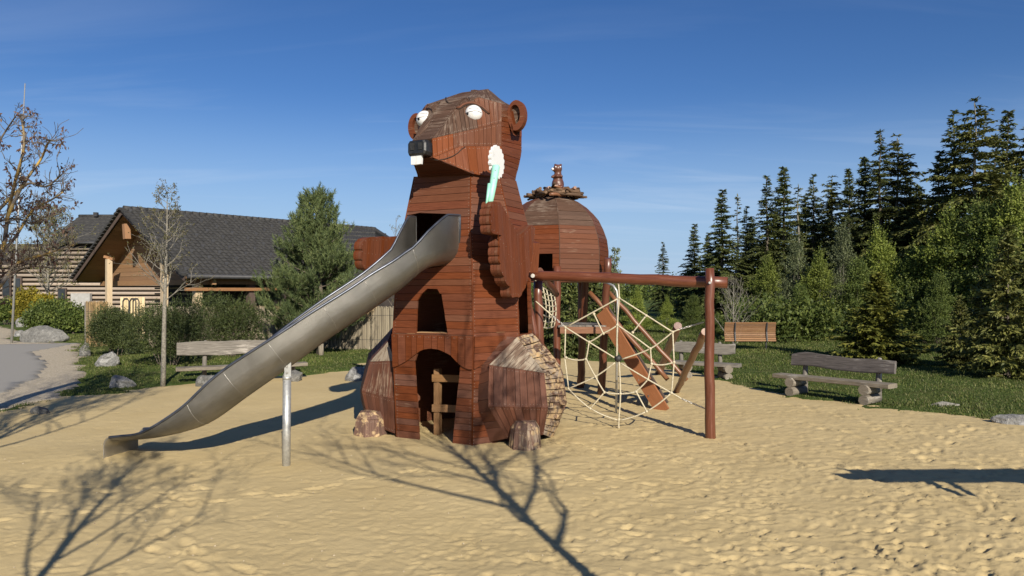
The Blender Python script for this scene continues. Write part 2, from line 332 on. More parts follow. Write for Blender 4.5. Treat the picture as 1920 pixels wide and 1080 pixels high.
M['hill'] = simple('far_hill', (.075, .105, .13), (.11, .145, .175), .004, 1.0, spec=0)  # blue-grey colour stands in for haze over the distance
# ------------------------------------------------------------------ ground
sand_px = [(-500, 900), (-120, 800), (0, 773), (60, 757), (120, 745), (190, 738), (250, 733), (330, 723), (420, 712), (520, 707), (600, 702), (660, 692), (700, 676),
           (800, 662), (1000, 660), (1090, 676), (1190, 682), (1250, 690), (1310, 700), (1400, 722), (1470, 744), (1540, 752), (1620, 767), (1700, 770), (1760, 771), (1840, 782), (1920, 798), (2400, 900)]
SANDP = [(G(*p).x, G(*p).y) for p in sand_px]+[(12, 4), (14, -15), (-14, -15), (-14, 4)]
grav_px = [(-500, 900), (-120, 800), (0, 773), (60, 757), (120, 745), (146, 724), (158, 700), (156, 676), (148, 660), (152, 643), (60, 642), (18, 636), (38, 620), (0, 612), (-300, 606), (-900, 640)]
GRAVP = [(G(*p).x, G(*p).y) for p in grav_px]
asp_px = [(-600, 800), (0, 744), (40, 727), (78, 706), (92, 690), (88, 676), (64, 661), (150, 644), (0, 647), (-600, 655)]
ASPP = [(G(*p).x, G(*p).y) for p in asp_px]
def sdist(x, y, poly):
    d = np.full(x.shape, 1e9); ins = np.zeros(x.shape, bool); n = len(poly)
    for i in range(n):
        ax, ay = poly[i]; bx, by = poly[(i+1) % n]; ex, ey = bx-ax, by-ay
        t = np.clip(((x-ax)*ex+(y-ay)*ey)/(ex*ex+ey*ey+1e-12), 0, 1)
        d = np.minimum(d, (x-ax-t*ex)**2+(y-ay-t*ey)**2)
        c = ((ay > y) != (by > y)); xi = (bx-ax)*(y-ay)/(by-ay+1e-12)+ax; ins ^= c & (x < xi)
    d = np.sqrt(d); return np.where(ins, d, -d)
def edge_jit(x, y): return (vnoise(x*1.3, y*1.3, 5)-.5)*.7+(vnoise(x*5, y*5, 6)-.5)*.32
def lawn_h(x, y):
    s = np.maximum(sdist(x, y, SANDP), sdist(x, y, GRAVP))+edge_jit(x, y)
    h = .035+(vnoise(x*.5, y*.5, 9)-.5)*.06+np.clip((-s-2)*.012, 0, .12)
    rise = np.clip((y-20)/20, 0, 1)*np.clip((x-4)/8, 0, 1)*.5
    return np.where(s > 0, -.14*np.clip(s/.12, 0, 1)+.02, h*np.clip(-s/.25, 0, 1)+.0)+rise
def grid_mesh(name, xs, ys, hf, mat, fan=False):
    X, Y = np.meshgrid(xs, ys)
    if fan: X = X*(Y+3)
    Z = hf(X, Y); V = np.stack([X, Y, Z], -1).reshape(-1, 3); nx = len(xs); ny = len(ys)
    i = (np.arange(ny-1)[:, None]*nx+np.arange(nx-1)[None, :]).ravel()
    return npmesh(name, V, np.stack([i, i+1, i+nx+1, i+nx], -1), mat, True)
prints = []
for k in range(9500):
    Yk = 4.5+15*random.random()**1.3; Xk = random.uniform(-.85, .85)*(Yk+1)
    prints.append((Xk, Yk, random.random()*math.pi*2, random.uniform(.05, .10) if random.random() < .85 else .14, random.uniform(.022, .038), random.uniform(.003, .013)*(.4+.6*min(1, max(0, (Xk+1.5)/3.5)))*1.25))
for k in range(170):           # trails of shoe prints
    if k % 10 == 0: tx, ty, ta = random.uniform(-3.5, 6.5), random.uniform(5.2, 12), random.uniform(0, 6.28)
    sd = .09 if k % 2 else -.09
    prints.append((tx+math.cos(ta)*.33*(k % 10)-math.sin(ta)*sd, ty+math.sin(ta)*.33*(k % 10)+math.cos(ta)*sd, ta, .135, .052, .020))
def sand_h(X, Y):
    rgh = .45+.55*np.clip((X+1.5)/3.5, 0, 1)
    h = (vnoise(X*.45, Y*.45, 1)-.5)*.07+rgh*((vnoise(X*2.1, Y*2.1, 2)-.5)*.014+(vnoise(X*5.3, Y*8.3, 3)-.5)*.011+(vnoise(X*13, Y*22, 4)-.5)*.009)
    if X.size > 1000:
        ys = Y[:, 0]; xr = X/(Y+3)
        xs = xr[0]
        for (px, py, a, lx, ly, dp) in prints:
            r0 = np.searchsorted(ys, py-.3); r1 = np.searchsorted(ys, py+.3)
            if r1 <= r0: continue
            c0 = np.searchsorted(xs, (px-.3)/(py+3)); c1 = np.searchsorted(xs, (px+.3)/(py+3))
            if c1 <= c0: continue
            sx = X[r0:r1, c0:c1]-px; sy = Y[r0:r1, c0:c1]-py; ca, sa = math.cos(a), math.sin(a)
            q = ((sx*ca+sy*sa)/lx)**2+((-sx*sa+sy*ca)/ly)**2
            h[r0:r1, c0:c1] += dp*(-np.exp(-q**1.5)+.55*np.exp(-(q-2.0)**2/.7))
    h += .10*np.exp(-((X+5.35)**2+(Y-9.6)**2)/.5)*.7 - .05*np.exp(-((X-.1)**2/1.2+(Y-9.7)**2/.3))*.3
    h += .09*np.exp(-((X-7.0)**2+(Y-13.6)**2)/.35)
    s = sdist(X, Y, SANDP)+edge_jit(X, Y); h = h*np.clip(.35+s/1.5, .35, 1)
    return np.where(s < -.2, h-.12*np.clip((-s-.2)/.3, 0, 1), h)
ys = 1.5*np.exp(np.linspace(0, math.log(26/1.5), 640)); xs = np.linspace(-1.0, 1.0, 760)
o = link('sand', grid_mesh('sand', xs, ys, sand_h, M['sand'], True)); tag(o, kind='structure')
mb = MB(); mb.add([(-40, -40, -.02), (40, -40, -.02), (40, 1.7, -.02), (-40, 1.7, -.02)], [[0, 1, 2, 3]])
mb.build('sand_behind_viewpoint', M['sand'], kind='structure')
xs2 = np.concatenate([np.linspace(-60, -14, 60), np.arange(-13.9, 16, .11), np.linspace(16.2, 60, 60)]); ys2 = np.concatenate([np.arange(7, 30, .11), np.linspace(30.3, 110, 70)])
tag(link('lawn', grid_mesh('lawn', xs2, ys2, lawn_h, M['lawn'])), kind='structure')
def grav_h(X, Y):
    s = sdist(X, Y, GRAVP)+edge_jit(X, Y)*.5; return np.where(s > 0, .012+np.clip(s, 0, .1)*.06+(vnoise(X*5, Y*5, 8)-.5)*.008, -.25)
tag(link('gravel_path', grid_mesh('gravel_path', np.arange(-40, -6, .15), np.arange(7, 75, .2), grav_h, M['gravel'])), kind='structure')
def asp_h(X, Y):
    s = sdist(X, Y, ASPP)+edge_jit(X, Y)*.25; return np.where(s > 0, .034, -.3)
tag(link('asphalt_path', grid_mesh('asphalt_path', np.arange(-40, -6, .15), np.arange(7, 60, .2), asp_h, M['asphalt'])), kind='structure')
mb = MB(); n = 48; mb.add([(0, 0, -.3)]+[(4500*math.cos(a*2*math.pi/n), 4500*math.sin(a*2*math.pi/n), -.3) for a in range(n)], [[0, i+1, (i+1) % n+1] for i in range(n)])
mb.build('ground', M['lawn'], kind='structure')
mb = MB(); hv = []
for i in range(80):
    x = -1800+i*60; h = 14+26*noise.noise(Vector((i*.11, 3, 0)))+8*noise.noise(Vector((i*.4, 9, 0)))
    hv += [(x, 2400, -2), (x, 2450, max(h, 3)*1.0), (x, 2900, max(h, 3)+12)]
mb.add(hv, [[3*i, 3*i+3, 3*i+4, 3*i+1] for i in range(79)]+[[3*i+1, 3*i+4, 3*i+5, 3*i+2] for i in range(79)], smooth=True)
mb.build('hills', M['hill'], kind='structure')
mbp = MB(); rp2 = random.Random(9)
for k in range(800):
    y = 4.8+9*rp2.random()**1.5; x = rp2.uniform(-.8, .8)*(y+1); r = rp2.uniform(.003, .011); z = float(sand_h(np.array([x]), np.array([y]))[0])+r*.2
    mbp.add([(x+r, y, z), (x-r*.6, y+r*.9, z), (x-r*.6, y-r*.9, z), (x, y, z+r*1.1)], [[0, 1, 3], [1, 2, 3], [2, 0, 3]])
tag(mbp.build('pebbles', simple('pebble', (.16, .12, .08), (.45, .38, .27), 3, .8), kind='stuff'), 'tiny pebbles and bits of bark scattered over the sand', 'pebbles')
# grass blades
def grass(name, npts, reg, mat, h0, h1, dens=1.0, cond=None, wid=.006):
    X = RNG.uniform(reg[0], reg[1], npts); Y = RNG.uniform(0, 1, npts)**1.4*(reg[3]-reg[2])+reg[2]
    s = np.maximum(sdist(X, Y, SANDP), sdist(X, Y, GRAVP))+edge_jit(X, Y)
    thin = vnoise(X*.9, Y*.9, 21); keep = ((s < .04-.3*(thin < .35)) | ((s < .45) & (RNG.random(npts) < .08))) & (np.abs(X) < (Y+2)*.85) & (vnoise(X*4, Y*4, 22)+.35*np.clip(-s, 0, 1) > .25)
    if cond is not None: keep &= cond(X, Y)
    X = X[keep]; Y = Y[keep]; n = len(X); Z = lawn_h(X, Y)-.01
    H = RNG.uniform(h0, h1, n)*(.6+.8*vnoise(X*1.3, Y*1.3, 23))*(1+np.clip((Y-20)/20, 0, .8)); a = RNG.uniform(0, 2*math.pi, n); ca, sa = np.cos(a), np.sin(a)
    w = wid*(1+Y/12); le = RNG.uniform(.1, .7, n)*H
    b = np.stack([X, Y, Z], -1); d = np.stack([ca*w, sa*w, 0*w], -1)
    mdl = b+np.stack([-sa*le*.3, ca*le*.3, H*.6], -1); tip = b+np.stack([-sa*le, ca*le, H], -1)
    V = np.stack([b-d, b+d, mdl+d*.7, tip], 1).reshape(-1, 3); i = np.arange(n)*4
    return link(name, npmesh(name, V, np.stack([i, i+1, i+2, i+3], -1), mat))
tag(grass('grass', 420000, (-22, 26, 12, 40), M['blade'], .022, .06, wid=.0045), 'short green lawn grass around the sand pit', 'grass', kind='stuff')
tag(grass('dry_grass', 80000, (-22, 26, 12, 34), M['dry_blade'], .03, .08, wid=.004), 'pale dry grass blades scattered through the lawn', 'grass', kind='stuff')
# ------------------------------------------------------------------ plank machinery
def clip(poly, a, b, c):           # keep a*x+b*y<=c
    r = []; n = len(poly)
    for i in range(n):
        p, q = poly[i], poly[(i+1) % n]; dp = a*p[0]+b*p[1]-c; dq = a*q[0]+b*q[1]-c
        if dp <= 0: r.append(p)
        if (dp < 0 < dq) or (dq < 0 < dp):
            t = dp/(dp-dq); r.append((p[0]+t*(q[0]-p[0]), p[1]+t*(q[1]-p[1])))
    return r
def area(poly): return .5*sum(poly[i][0]*poly[(i+1) % len(poly)][1]-poly[(i+1) % len(poly)][0]*poly[i][1] for i in range(len(poly)))
def subtract(poly, hole):          # convex hole (ccw) out of convex polygon
    res = []; rem = poly
    n = len(hole); ed = []
    for i in range(n):
        p, q = hole[i], hole[(i+1) % n]; a, b = q[1]-p[1], -(q[0]-p[0]); ed.append((a, b, a*p[0]+b*p[1]))
    ed.sort(key=lambda e: -abs(e[0])/(abs(e[1])+1e-6))
    for a, b, c in ed:
        o = clip(rem, -a, -b, -c)
        if len(o) > 2 and abs(area(o)) > 1e-3: res.append(o)
        rem = clip(rem, a, b, c)
        if len(rem) < 3 or abs(area(rem)) < 1e-6: break
    return res
SCREWS = MB()
def screw(p, nrm, r=.0042):
    nrm = nrm.normalized(); x = nrm.orthogonal().normalized(); y = nrm.cross(x)
    SCREWS.add([p+nrm*.001+(x*math.cos(k*math.pi/3)+y*math.sin(k*math.pi/3))*r for k in range(6)]+[p+nrm*.003], [[k, (k+1) % 6, 6] for k in range(6)])
def quad_plank(mb, a, b, c, d, th, gap, proud=0.0, along='ab', center=None, scr=True):
    """a,b,c,d around; thickness inward; gap shrinks. a-b and d-c are the long sides when along='ab'"""
    a, b, c, d = Vector(a), Vector(b), Vector(c), Vector(d)
    n = (c-a).cross(d-b)
    if n.length < 1e-9: return
    n.normalize(); m = (a+b+c+d)/4
    if center is not None and n.dot(m-center) < 0: a, b, c, d = b, a, d, c; n = -n
    def sh(p, q, g):
        e = q-p; l = e.length
        return (p+e*min(.45, g/l), q-e*min(.45, g/l)) if l > 1e-6 else (p, q)
    a, d = sh(a, d, gap/2); b, c = sh(b, c, gap/2); a, b = sh(a, b, gap/3); d, c = sh(d, c, gap/3)
    a, b, c, d = [p+n*proud for p in (a, b, c, d)]
    l = max((b-a).length, (c-d).length); w = max((d-a).length, (c-b).length); r = random.random()*20
    uv = [(r, r), (r+l, r), (r+l, r+w), (r, r+w)] if l >= w else [(r, r), (r, r+l), (r+w, r+l), (r+w, r)]
    pts = [a, b, c, d]; u2 = []; p2 = []
    for p, u in zip(pts, uv):
        if not p2 or (p-p2[-1]).length > 1e-4: p2.append(p); u2.append(u)
    if len(p2) > 3 and (p2[0]-p2[-1]).length < 1e-4: p2.pop(); u2.pop()
    if len(p2) < 3: return
    mb.prism(p2, -n*th, u2)
    if scr:
        mm = (a+b+c+d)/4
        if l >= w: e1 = [(a*.72+d*.28, b*.72+c*.28), (a*.28+d*.72, b*.28+c*.72)]
        else: e1 = [(a*.72+b*.28, d*.72+c*.28), (a*.28+b*.72, d*.28+c*.72)]
        for p, q in e1:
            L0 = (q-p).length
            if L0 > .12:
                for t in (.035/L0, 1-.035/L0): screw(p.lerp(q, t), n)
def polyat(pl, t):
    if len(pl) == 1: return Vector(pl[0])
    ls = [(Vector(pl[i+1])-Vector(pl[i])).length for i in range(len(pl)-1)]; tot = sum(ls); d = t*tot
    for i, l in enumerate(ls):
        if d <= l or i == len(ls)-1: return Vector(pl[i]).lerp(Vector(pl[i+1]), min(1, d/l) if l > 0 else 0)
        d -= l
def cuts(n, jit=.25):
    c = [0]+[(i+random.uniform(-jit, jit))/n for i in range(1, n)]+[1]; return c
def ruled(parent, A, B, n, mat, center, th=.03, gap=.006, name='plank', merged=None, jit=.25, proud=.003, split=0, scr=True, ts=None):
    """planks running from polyline A to polyline B, side by side along them"""
    ts = ts or cuts(n, jit)
    for i in range(len(ts)-1):
        a0, a1, b0, b1 = polyat(A, ts[i]), polyat(A, ts[i+1]), polyat(B, ts[i]), polyat(B, ts[i+1])
        segs = [(0, 1)]
        if split:
            k = random.uniform(.3, .7); segs = [(0, k), (k, 1)] if random.random() < split else segs
        for s0, s1 in segs:
            mb = merged if merged is not None else MB()
            m_ = mat(i) if callable(mat) else mat
            quad_plank(mb, a0.lerp(b0, s0), a0.lerp(b0, s1), a1.lerp(b1, s1), a1.lerp(b1, s0), th, gap, random.uniform(-proud, proud), center=center, scr=scr)
            if merged is None and mb.v: mb.build(name, m_, parent)
def shell(mb, A, B, n, center, inset=.94):
    for i in range(n):
        q = [polyat(A, i/n), polyat(B, i/n), polyat(B, (i+1)/n), polyat(A, (i+1)/n)]
        mb.add([center+(p-center)*inset for p in q], [[0, 1, 2, 3]])
# ------------------------------------------------------------------ beaver play tower
TH = math.radians(-26); RX = Vector((math.cos(TH), math.sin(TH), 0)); FX = Vector((math.sin(TH), -math.cos(TH), 0))
BC = Vector((-.722, 11.5, 0))
def LB(r, f, z): return BC+RX*r+FX*f+Vector((0, 0, z))
beaver = thing('beaver_play_tower', 'giant brown wooden beaver tower with white eyes and buck teeth, standing in the sand', 'play tower', BC)
RINGS = [(-.15, .655, 1.0, 1.08, .35, .12), (0, .655, 1.0, 1.08, .35, .12), (1.5, .70, 1.04, 1.09, .35, .12), (2.5, .66, 1.0, 1.05, .35, .15), (3.1, .59, .93, .97, .35, .30), (3.95, .50, .76, .73, .30, .30)]
def ring(z):
    for i in range(len(RINGS)-1):
        if z <= RINGS[i+1][0] or i == len(RINGS)-2:
            t = (z-RINGS[i][0])/(RINGS[i+1][0]-RINGS[i][0]); a, F, w, c, cb = [RINGS[i][k]*(1-t)+RINGS[i+1][k]*t for k in range(1, 6)]; break
    return [LB(a, F, z), LB(w, c, z), LB(w, -cb, z), LB(a, -F, z), LB(-a, -F, z), LB(-w, -cb, z), LB(-w, c, z), LB(-a, F, z)]
FACE = {'A': (7, 0), 'B': (0, 1), 'C': (1, 2), 'D': (2, 3), 'E': (3, 4), 'F': (4, 5), 'G': (5, 6), 'H': (6, 7)}
def fpt(face, s, z, off=0):
    r = ring(z); i, j = FACE[face]; p = r[i].lerp(r[j], s)
    if off:
        e = (r[j]-r[i]); n = Vector((e.y, -e.x, 0)).normalized(); n = n if n.dot(p-BC) > 0 else -n
        p = p+Vector((n.x, n.y, 0))*off
    return p
def finv(face, px, py):
    z = 2.0; q = (px-960)/FPX
    for _ in range(6):
        r = ring(z); i, j = FACE[face]; a, b = r[i], r[j]; d = b-a; s = (q*a.y-a.x)/(d.x-q*d.y); Y = a.y+s*d.y; z = CAMZ-(py-HOR)/FPX*Y
    return (s, z)
def face_piece(mb, face, poly, off, th, r=None):
    """poly in (s,z) of a face -> prism"""
    if area(poly) < 0: poly = poly[::-1]
    r = random.random()*30 if r is None else r
    i, j = FACE[face]; R_ = ring(1.5); w = (R_[i]-R_[j]).length
    pts = [fpt(face, s, z, off) for s, z in poly]; m = sum(pts, Vector())/len(pts)
    n = (fpt(face, .5, m.z, 1)-fpt(face, .5, m.z, 0)).normalized()
    # orient
    nn = Vector();
    for k in range(len(pts)): nn += (pts[k]-m).cross(pts[(k+1) % len(pts)]-m)
    uv = [(s*w+r, z+r) for s, z in poly]
    if nn.dot(n) < 0: pts = pts[::-1]; uv = uv[::-1]
    mb.prism(pts, -n*th, uv)
def circ(poly): return poly if area(poly) > 0 else poly[::-1]
door = circ([finv('A', *p) for p in [(786, 826), (777, 680), (785, 655), (800, 642), (840, 642), (856, 660), (863, 686), (848, 836)]])
window = circ([finv('A', *p) for p in [(780, 624), (782, 564), (789, 552.5), (801, 541), (820, 542), (829, 558), (839.5, 625)]])
chute_hole = circ([finv('A', *p) for p in [(758, 510), (762, 404), (786, 399), (846, 401), (846, 470), (826, 500)]])
side_door = [(.06, 1.55), (.86, 1.55), (.86, 2.35), (.5, 2.5), (.06, 2.45)]
holes = {'A': [door, window, chute_hole], 'C': [side_door]}
def rows(z0, z1, h):
    zs = [z0]
    while zs[-1] < z1-.06: zs.append(min(z1, zs[-1]+h*random.uniform(.8, 1.2)))
    zs[-1] = z1; return zs
back = MB()
for face in 'ABCDEFGH':
    zs = rows(-.12, 3.95, .104)
    for k in range(len(zs)-1):
        g_ = .003 if face in 'ABC' else .0004; z0, z1 = zs[k]+g_, zs[k+1]-g_
        pieces = [[(.003, z0), (.997, z0), (.997, z1), (.003, z1)]]
        # a few rows are made of two boards
        for h in holes.get(face, []):
            nw = []
            for pc in pieces:
                if max(p[1] for p in h) < z0 or min(p[1] for p in h) > z1: nw.append(pc)
                else: nw += subtract(pc, h)
            pieces = nw
        groups = {}
        for pc in pieces:
            cx = sum(p[0] for p in pc)/len(pc); key = 0
            for h in holes.get(face, []):
                if max(p[1] for p in h) > z0 and min(p[1] for p in h) < z1:
                    key = 1 if cx > sum(p[0] for p in h)/len(h) else -1
            groups.setdefault(key, []).append(pc)
        for key, pcs in groups.items():
            mb = MB() if face in 'ABC' else back; off = random.uniform(-.004, .004); r = random.random()*30
            for pc in pcs: face_piece(mb, face, pc, off, .032, r)
            if face in 'AB':
                for sx in (.03, .97):
                    zz = (z0+z1)/2
                    if any(min(p[0] for p in pc) < sx < max(p[0] for p in pc) for pc in pcs):
                        nn = fpt(face, .5, zz, 1)-fpt(face, .5, zz)
                        for dz in (-.022, .022): screw(fpt(face, sx, zz+dz, off), nn)
                if face == 'A' and key:
                    pass
            if face in 'ABC':
                if z0 > 3.2: m_ = M['red2'] if random.random() < .75 else M['red']
                elif z0 < 1.0: m_ = M['leg'] if random.random() < .45 else M['red']
                else: m_ = M['red'] if random.random() < .85 else M['red2']
                mb.build('plank', m_, beaver)
back.build('rear_cladding', M['red2'], beaver, kind='stuff')
# belly band: upright boards with an arched lower edge, wrapping round to the next face
arch = [finv('A', *p) for p in [(742, 688), (751, 684), (765, 676), (777, 667), (792, 656), (808, 653), (825, 655), (846, 665), (863, 683), (878, 692), (884, 692)]]
zt = finv('A', 800, 628)[1]
ss = cuts(12, .15)
for i in range(12):
    s0, s1 = ss[i]+.004, ss[i+1]-.004
    def az(s):
        for k in range(len(arch)-1):
            if arch[k][0] <= s <= arch[k+1][0]: t = (s-arch[k][0])/(arch[k+1][0]-arch[k][0]); return arch[k][1]*(1-t)+arch[k+1][1]*t
        return arch[0][1] if s < arch[0][0] else arch[-1][1]
    sm = (s0+s1)/2; poly = [(s0, az(s0)), (sm, az(sm)), (s1, az(s1)), (s1, zt), (s0, zt)]
    mb = MB(); face_piece(mb, 'A', [(a, b) for a, b in poly], .034, .03); mb.build('belly_board', M['red'], beaver)
    for dz in (.03,): 
        nn = fpt('A', .5, zt, 1)-fpt('A', .5, zt); screw(fpt('A', s0+.03, zt-dz, .034), nn); screw(fpt('A', s1-.03, zt-dz, .034), nn)
curve = [finv('B', *p) for p in [(884, 692), (896, 689), (906, 680), (916, 668), (925, 655), (934, 643), (945, 630)]]
zb = curve[0][1]; zz = rows(zb, zt, .1)
def cs(z):
    for k in range(len(curve)-1):
        if curve[k][1] <= z <= curve[k+1][1]: t = (z-curve[k][1])/(curve[k+1][1]-curve[k][1]+1e-9); return curve[k][0]*(1-t)+curve[k+1][0]*t
    return curve[-1][0]
for k in range(len(zz)-1):
    z0, z1 = zz[k]+.003, zz[k+1]-.003; mb = MB()
    face_piece(mb, 'B', [(.0, z0), (max(.02, cs(z0)), z0), (max(.03, cs((z0+z1)/2)), (z0+z1)/2), (max(.04, cs(z1)), z1), (0, z1)], .034, .03); mb.build('belly_board', M['red'], beaver)
mb = MB()                          # corner beads hiding the butt joints
for i in (0, 1, 7):
    mb.tube([ring(z)[i]+(ring(z)[i]-BC-Vector((0, 0, z))).normalized()*(-.008) for z in (-.1, 1.5, 2.5, 3.1, 3.9)], .012, 6)
mb.build('corner_trim', M['red'], beaver)
# floors and inner ladder
for z, nm in ((1.50, 'floor'), (2.52, 'floor')):
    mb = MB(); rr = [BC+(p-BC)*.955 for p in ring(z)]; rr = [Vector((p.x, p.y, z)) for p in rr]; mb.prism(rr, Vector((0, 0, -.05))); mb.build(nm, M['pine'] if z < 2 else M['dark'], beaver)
mb = MB(); mb.prism([Vector((p.x, p.y, z)) for p, z in [(fpt('A', .28, 1.6, -.02), 1.585), (fpt('A', .70, 1.6, -.02), 1.585), (fpt('A', .70, 1.6, -.2), 1.585), (fpt('A', .28, 1.6, -.2), 1.585)]], Vector((0, 0, -.03))); mb.build('window_sill', M['pine'], beaver)
lad = [(LB(-.20, .55, 0), LB(-.20, .55, 1.0)), (LB(.55, .35, 0), LB(.55, .35, 1.0))]
for a, b in lad:
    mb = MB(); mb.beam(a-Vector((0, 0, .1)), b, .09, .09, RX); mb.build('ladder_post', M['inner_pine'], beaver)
for z in (.40, .86):
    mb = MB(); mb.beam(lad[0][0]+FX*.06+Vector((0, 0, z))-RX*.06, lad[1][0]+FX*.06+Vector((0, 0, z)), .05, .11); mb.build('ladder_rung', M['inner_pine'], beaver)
# --- head
def hp(r, f, z): return LB(r, f, z)
HC = LB(0, .25, 4.5)
def head_side(sg):
    h = lambda r, f, z: hp(r*sg, f, z)
    NT, NB = h(.17, 1.30, 4.37), h(.18, 1.29, 4.10); BR, BT, FH = h(.13, .98, 4.60), h(.17, .68, 4.93), h(.20, .46, 5.14)
    SE, ST, CE, SJ = h(.75, .25, 4.76), h(.75, .25, 5.05), h(.75, .25, 4.40), h(.75, .25, 3.93); CM = h(.42, .92, 4.31); JC = h(.58, .80, 3.90) if sg > 0 else h(.40, .80, 3.93)
    BO = h(.46, .46, 5.13)
    return dict(NT=NT, NB=NB, BR=BR, BT=BT, FH=FH, SE=SE, ST=ST, CE=CE, SJ=SJ, CM=CM, JC=JC, BO=BO, T1=h(.16, .05, 5.34), T2=h(.26, -.28, 5.47), T3=h(.30, -.62, 5.28),
                B0=h(.66, -.38, 5.16), B1=h(.78, -.40, 4.80), B2=h(.78, -.40, 4.40), B3=h(.70, -.30, 3.90), K1=h(.4, -.75, 4.95), K2=h(.42, -.80, 4.4), K3=h(.5, -.76, 3.9))
Rr, Ll = head_side(1), head_side(-1)
skull = MB()
def surf(A, B, n, mat, **k):
    shell(skull, A, B, max(n, 3), HC, .93); ruled(head, A, B, n, mat, HC, **k)
# shell first so that the head is a part with planks as its sub-parts
def head_surfs():
    t, r2, og, rd = M['top'], M['red2'], M['orange'], M['red']
    D = []
    for d, sg in ((Rr, 1), (Ll, -1)):
        D += [([d['NT'], d['SE']], [d['BR'], d['BT'], d['BO'], d['ST']], 17, lambda i: t if i < 11 else r2, sg),
              ([d['NT'], d['SE']], [d['NB'], d['CM'], d['CE']], 14, lambda i: og if i < 4 else r2, sg),
              ([d['NB'], d['CM'], d['CE']], [d['NB'], d['JC'], d['SJ']], 10, og, sg),
              ([d['BT'], d['FH'], d['BO']], [d['BT'], d['BO']], 3, t, sg),
              ([d['FH'], d['BO'], d['ST'], d['B0']], [d['T1'], d['T2'], d['T3']], 9, t, sg),
              ([d['ST'], d['SE'], d['CE'], d['SJ']], [d['B0'], d['B1'], d['B2'], d['B3']], 12, lambda i: r2 if i < 2 else rd, sg),
              ([d['B0'], d['B1'], d['B2'], d['B3']], [d['T3'], d['K1'], d['K2'], d['K3']], 11, r2, 0)]
    a, b = Rr, Ll
    D += [([a['NT'], a['BR'], a['BT'], a['FH']], [b['NT'], b['BR'], b['BT'], b['FH']], 12, t, 1),
          ([a['FH'], a['T1'], a['T2'], a['T3']], [b['FH'], b['T1'], b['T2'], b['T3']], 9, t, 1),
          ([a['T3'], a['K1'], a['K2'], a['K3']], [b['T3'], b['K1'], b['K2'], b['K3']], 10, r2, 0),
          ([a['NB'], a['JC']], [b['NB'], b['JC']], 8, M['under'], 1)]
    return D
hs = head_surfs(); polys = []
for A, B, n, m_, sg in hs: shell(skull, A, B, max(n, 4), HC, .93)
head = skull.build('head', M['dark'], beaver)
stuffh = MB()
for A, B, n, m_, sg in hs:
    if sg == 1 or (sg == -1 and n == 17): ruled(head, A, B, n, m_, HC)
    else: ruled(head, A, B, n, m_, HC, merged=stuffh)
stuffh.build('rear_cladding', M['top'], head, kind='stuff')
hsurf = MB()
for A, B, n, m_, sg in hs: shell(hsurf, A, B, max(n, 6), HC, 1.006)
hb = BVHTree.FromPolygons([Vector(v) for v in hsurf.v], hsurf.f)
CAMP = Vector((0, 0, CAMZ))
def on(bvh, px, py, off=.0):
    d = Vector(((px-960)/FPX, 1, -(py-HOR)/FPX)).normalized(); h = bvh.ray_cast(CAMP, d)
    return h[0]-d*off if h[0] else None
# nose
ns = MB(); pr = [(-.15, 4.12), (-.17, 4.17), (-.17, 4.30), (-.135, 4.345), (.135, 4.345), (.17, 4.30), (.17, 4.17), (.15, 4.12)]
lay = [(1.22, 1.0), (1.38, .97), (1.43, .90), (1.45, .76)]
vs = []; cz = 4.235
for f, s in lay: vs += [LB(r*s, f, cz+(z-cz)*s) for r, z in pr]
fs = [[k*8+i, k*8+(i+1) % 8, (k+1)*8+(i+1) % 8, (k+1)*8+i] for k in range(3) for i in range(8)]+[[24+i for i in range(8)]]
ns.add(vs, fs); nose = ns.build('nose', M['black'], head)
for sg in (-1, 1):
    mb = MB(); mb.beam(LB(sg*.066-.03, 1.452, 4.245), LB(sg*.066+.03, 1.452, 4.245), .02, .10); mb.build('nostril', M['black_rubber'], nose)
for sg in (-1, 1):
    mb = MB(); q = [LB(sg*.004-.03, 1.41, 4.125), LB(sg*.088-.03, 1.41, 4.125), LB(sg*.083-.03, 1.415, 4.0), LB(sg*.004-.03, 1.415, 3.995)]
    if sg > 0: q = q[::-1]
    mb.prism(q, -FX*.05); mb.build('tooth', M['white'], head)
# eyes
for sg, rr_ in ((1, .132), (-1, .132)):
    c = LB(.425*sg, .54 if sg > 0 else .575, 4.86)
    mb = MB(); mb.sphere(c, rr_, 28, 18); eye = mb.build('eye', M['white'], head)
    vd = (CAMP-c).normalized(); rt = Vector((0, 0, 1)).cross(vd).normalized(); up = vd.cross(rt)
    # pupil near the nose side, half closed lid line across the ball
    def es(u, v, r=rr_*1.004):
        w = math.sqrt(max(.02, 1-u*u-v*v)); return c+(rt*u+up*v+vd*w)*r
    mb = MB(); cu = -.70; cv = .02
    mb.add([es(cu+.02, cv)]+[es(cu+.13*math.cos(a*math.pi/6), cv+.17*math.sin(a*math.pi/6), rr_*1.006) for a in range(12)], [[0, 1+a, 1+(a+1) % 12] for a in range(12)]); mb.build('pupil', M['black'], eye)
    mb = MB(); mb.tube([es(u, .30-.28*(u+.1)**2+(.1 if u > -.1 else .05*u), rr_*1.0) for u in np.linspace(-.93, .86, 14)], .0042, 5); mb.build('eyelid_line', M['black'], eye)
    mb = MB(); mb.tube([es(u, .66-.3*(u)**2, rr_*1.0) for u in np.linspace(-.5, .55, 9)], .0035, 5); mb.build('eyelid_line', M['black'], eye)
def decal(pxs, rad, name, mat, off=.008):
    pts = [on(hb, x, y, off) for x, y in pxs]; pts = [p for p in pts if p]
    if len(pts) > 1:
        mb = MB(); mb.tube(pts, rad, 6); return mb.build(name, mat, head)
decal([(856, 202), (862, 201), (868, 196), (876, 193), (886, 192), (896, 195), (905, 200), (912, 206), (918, 212)], .020, 'brow', M['red2'], .012)
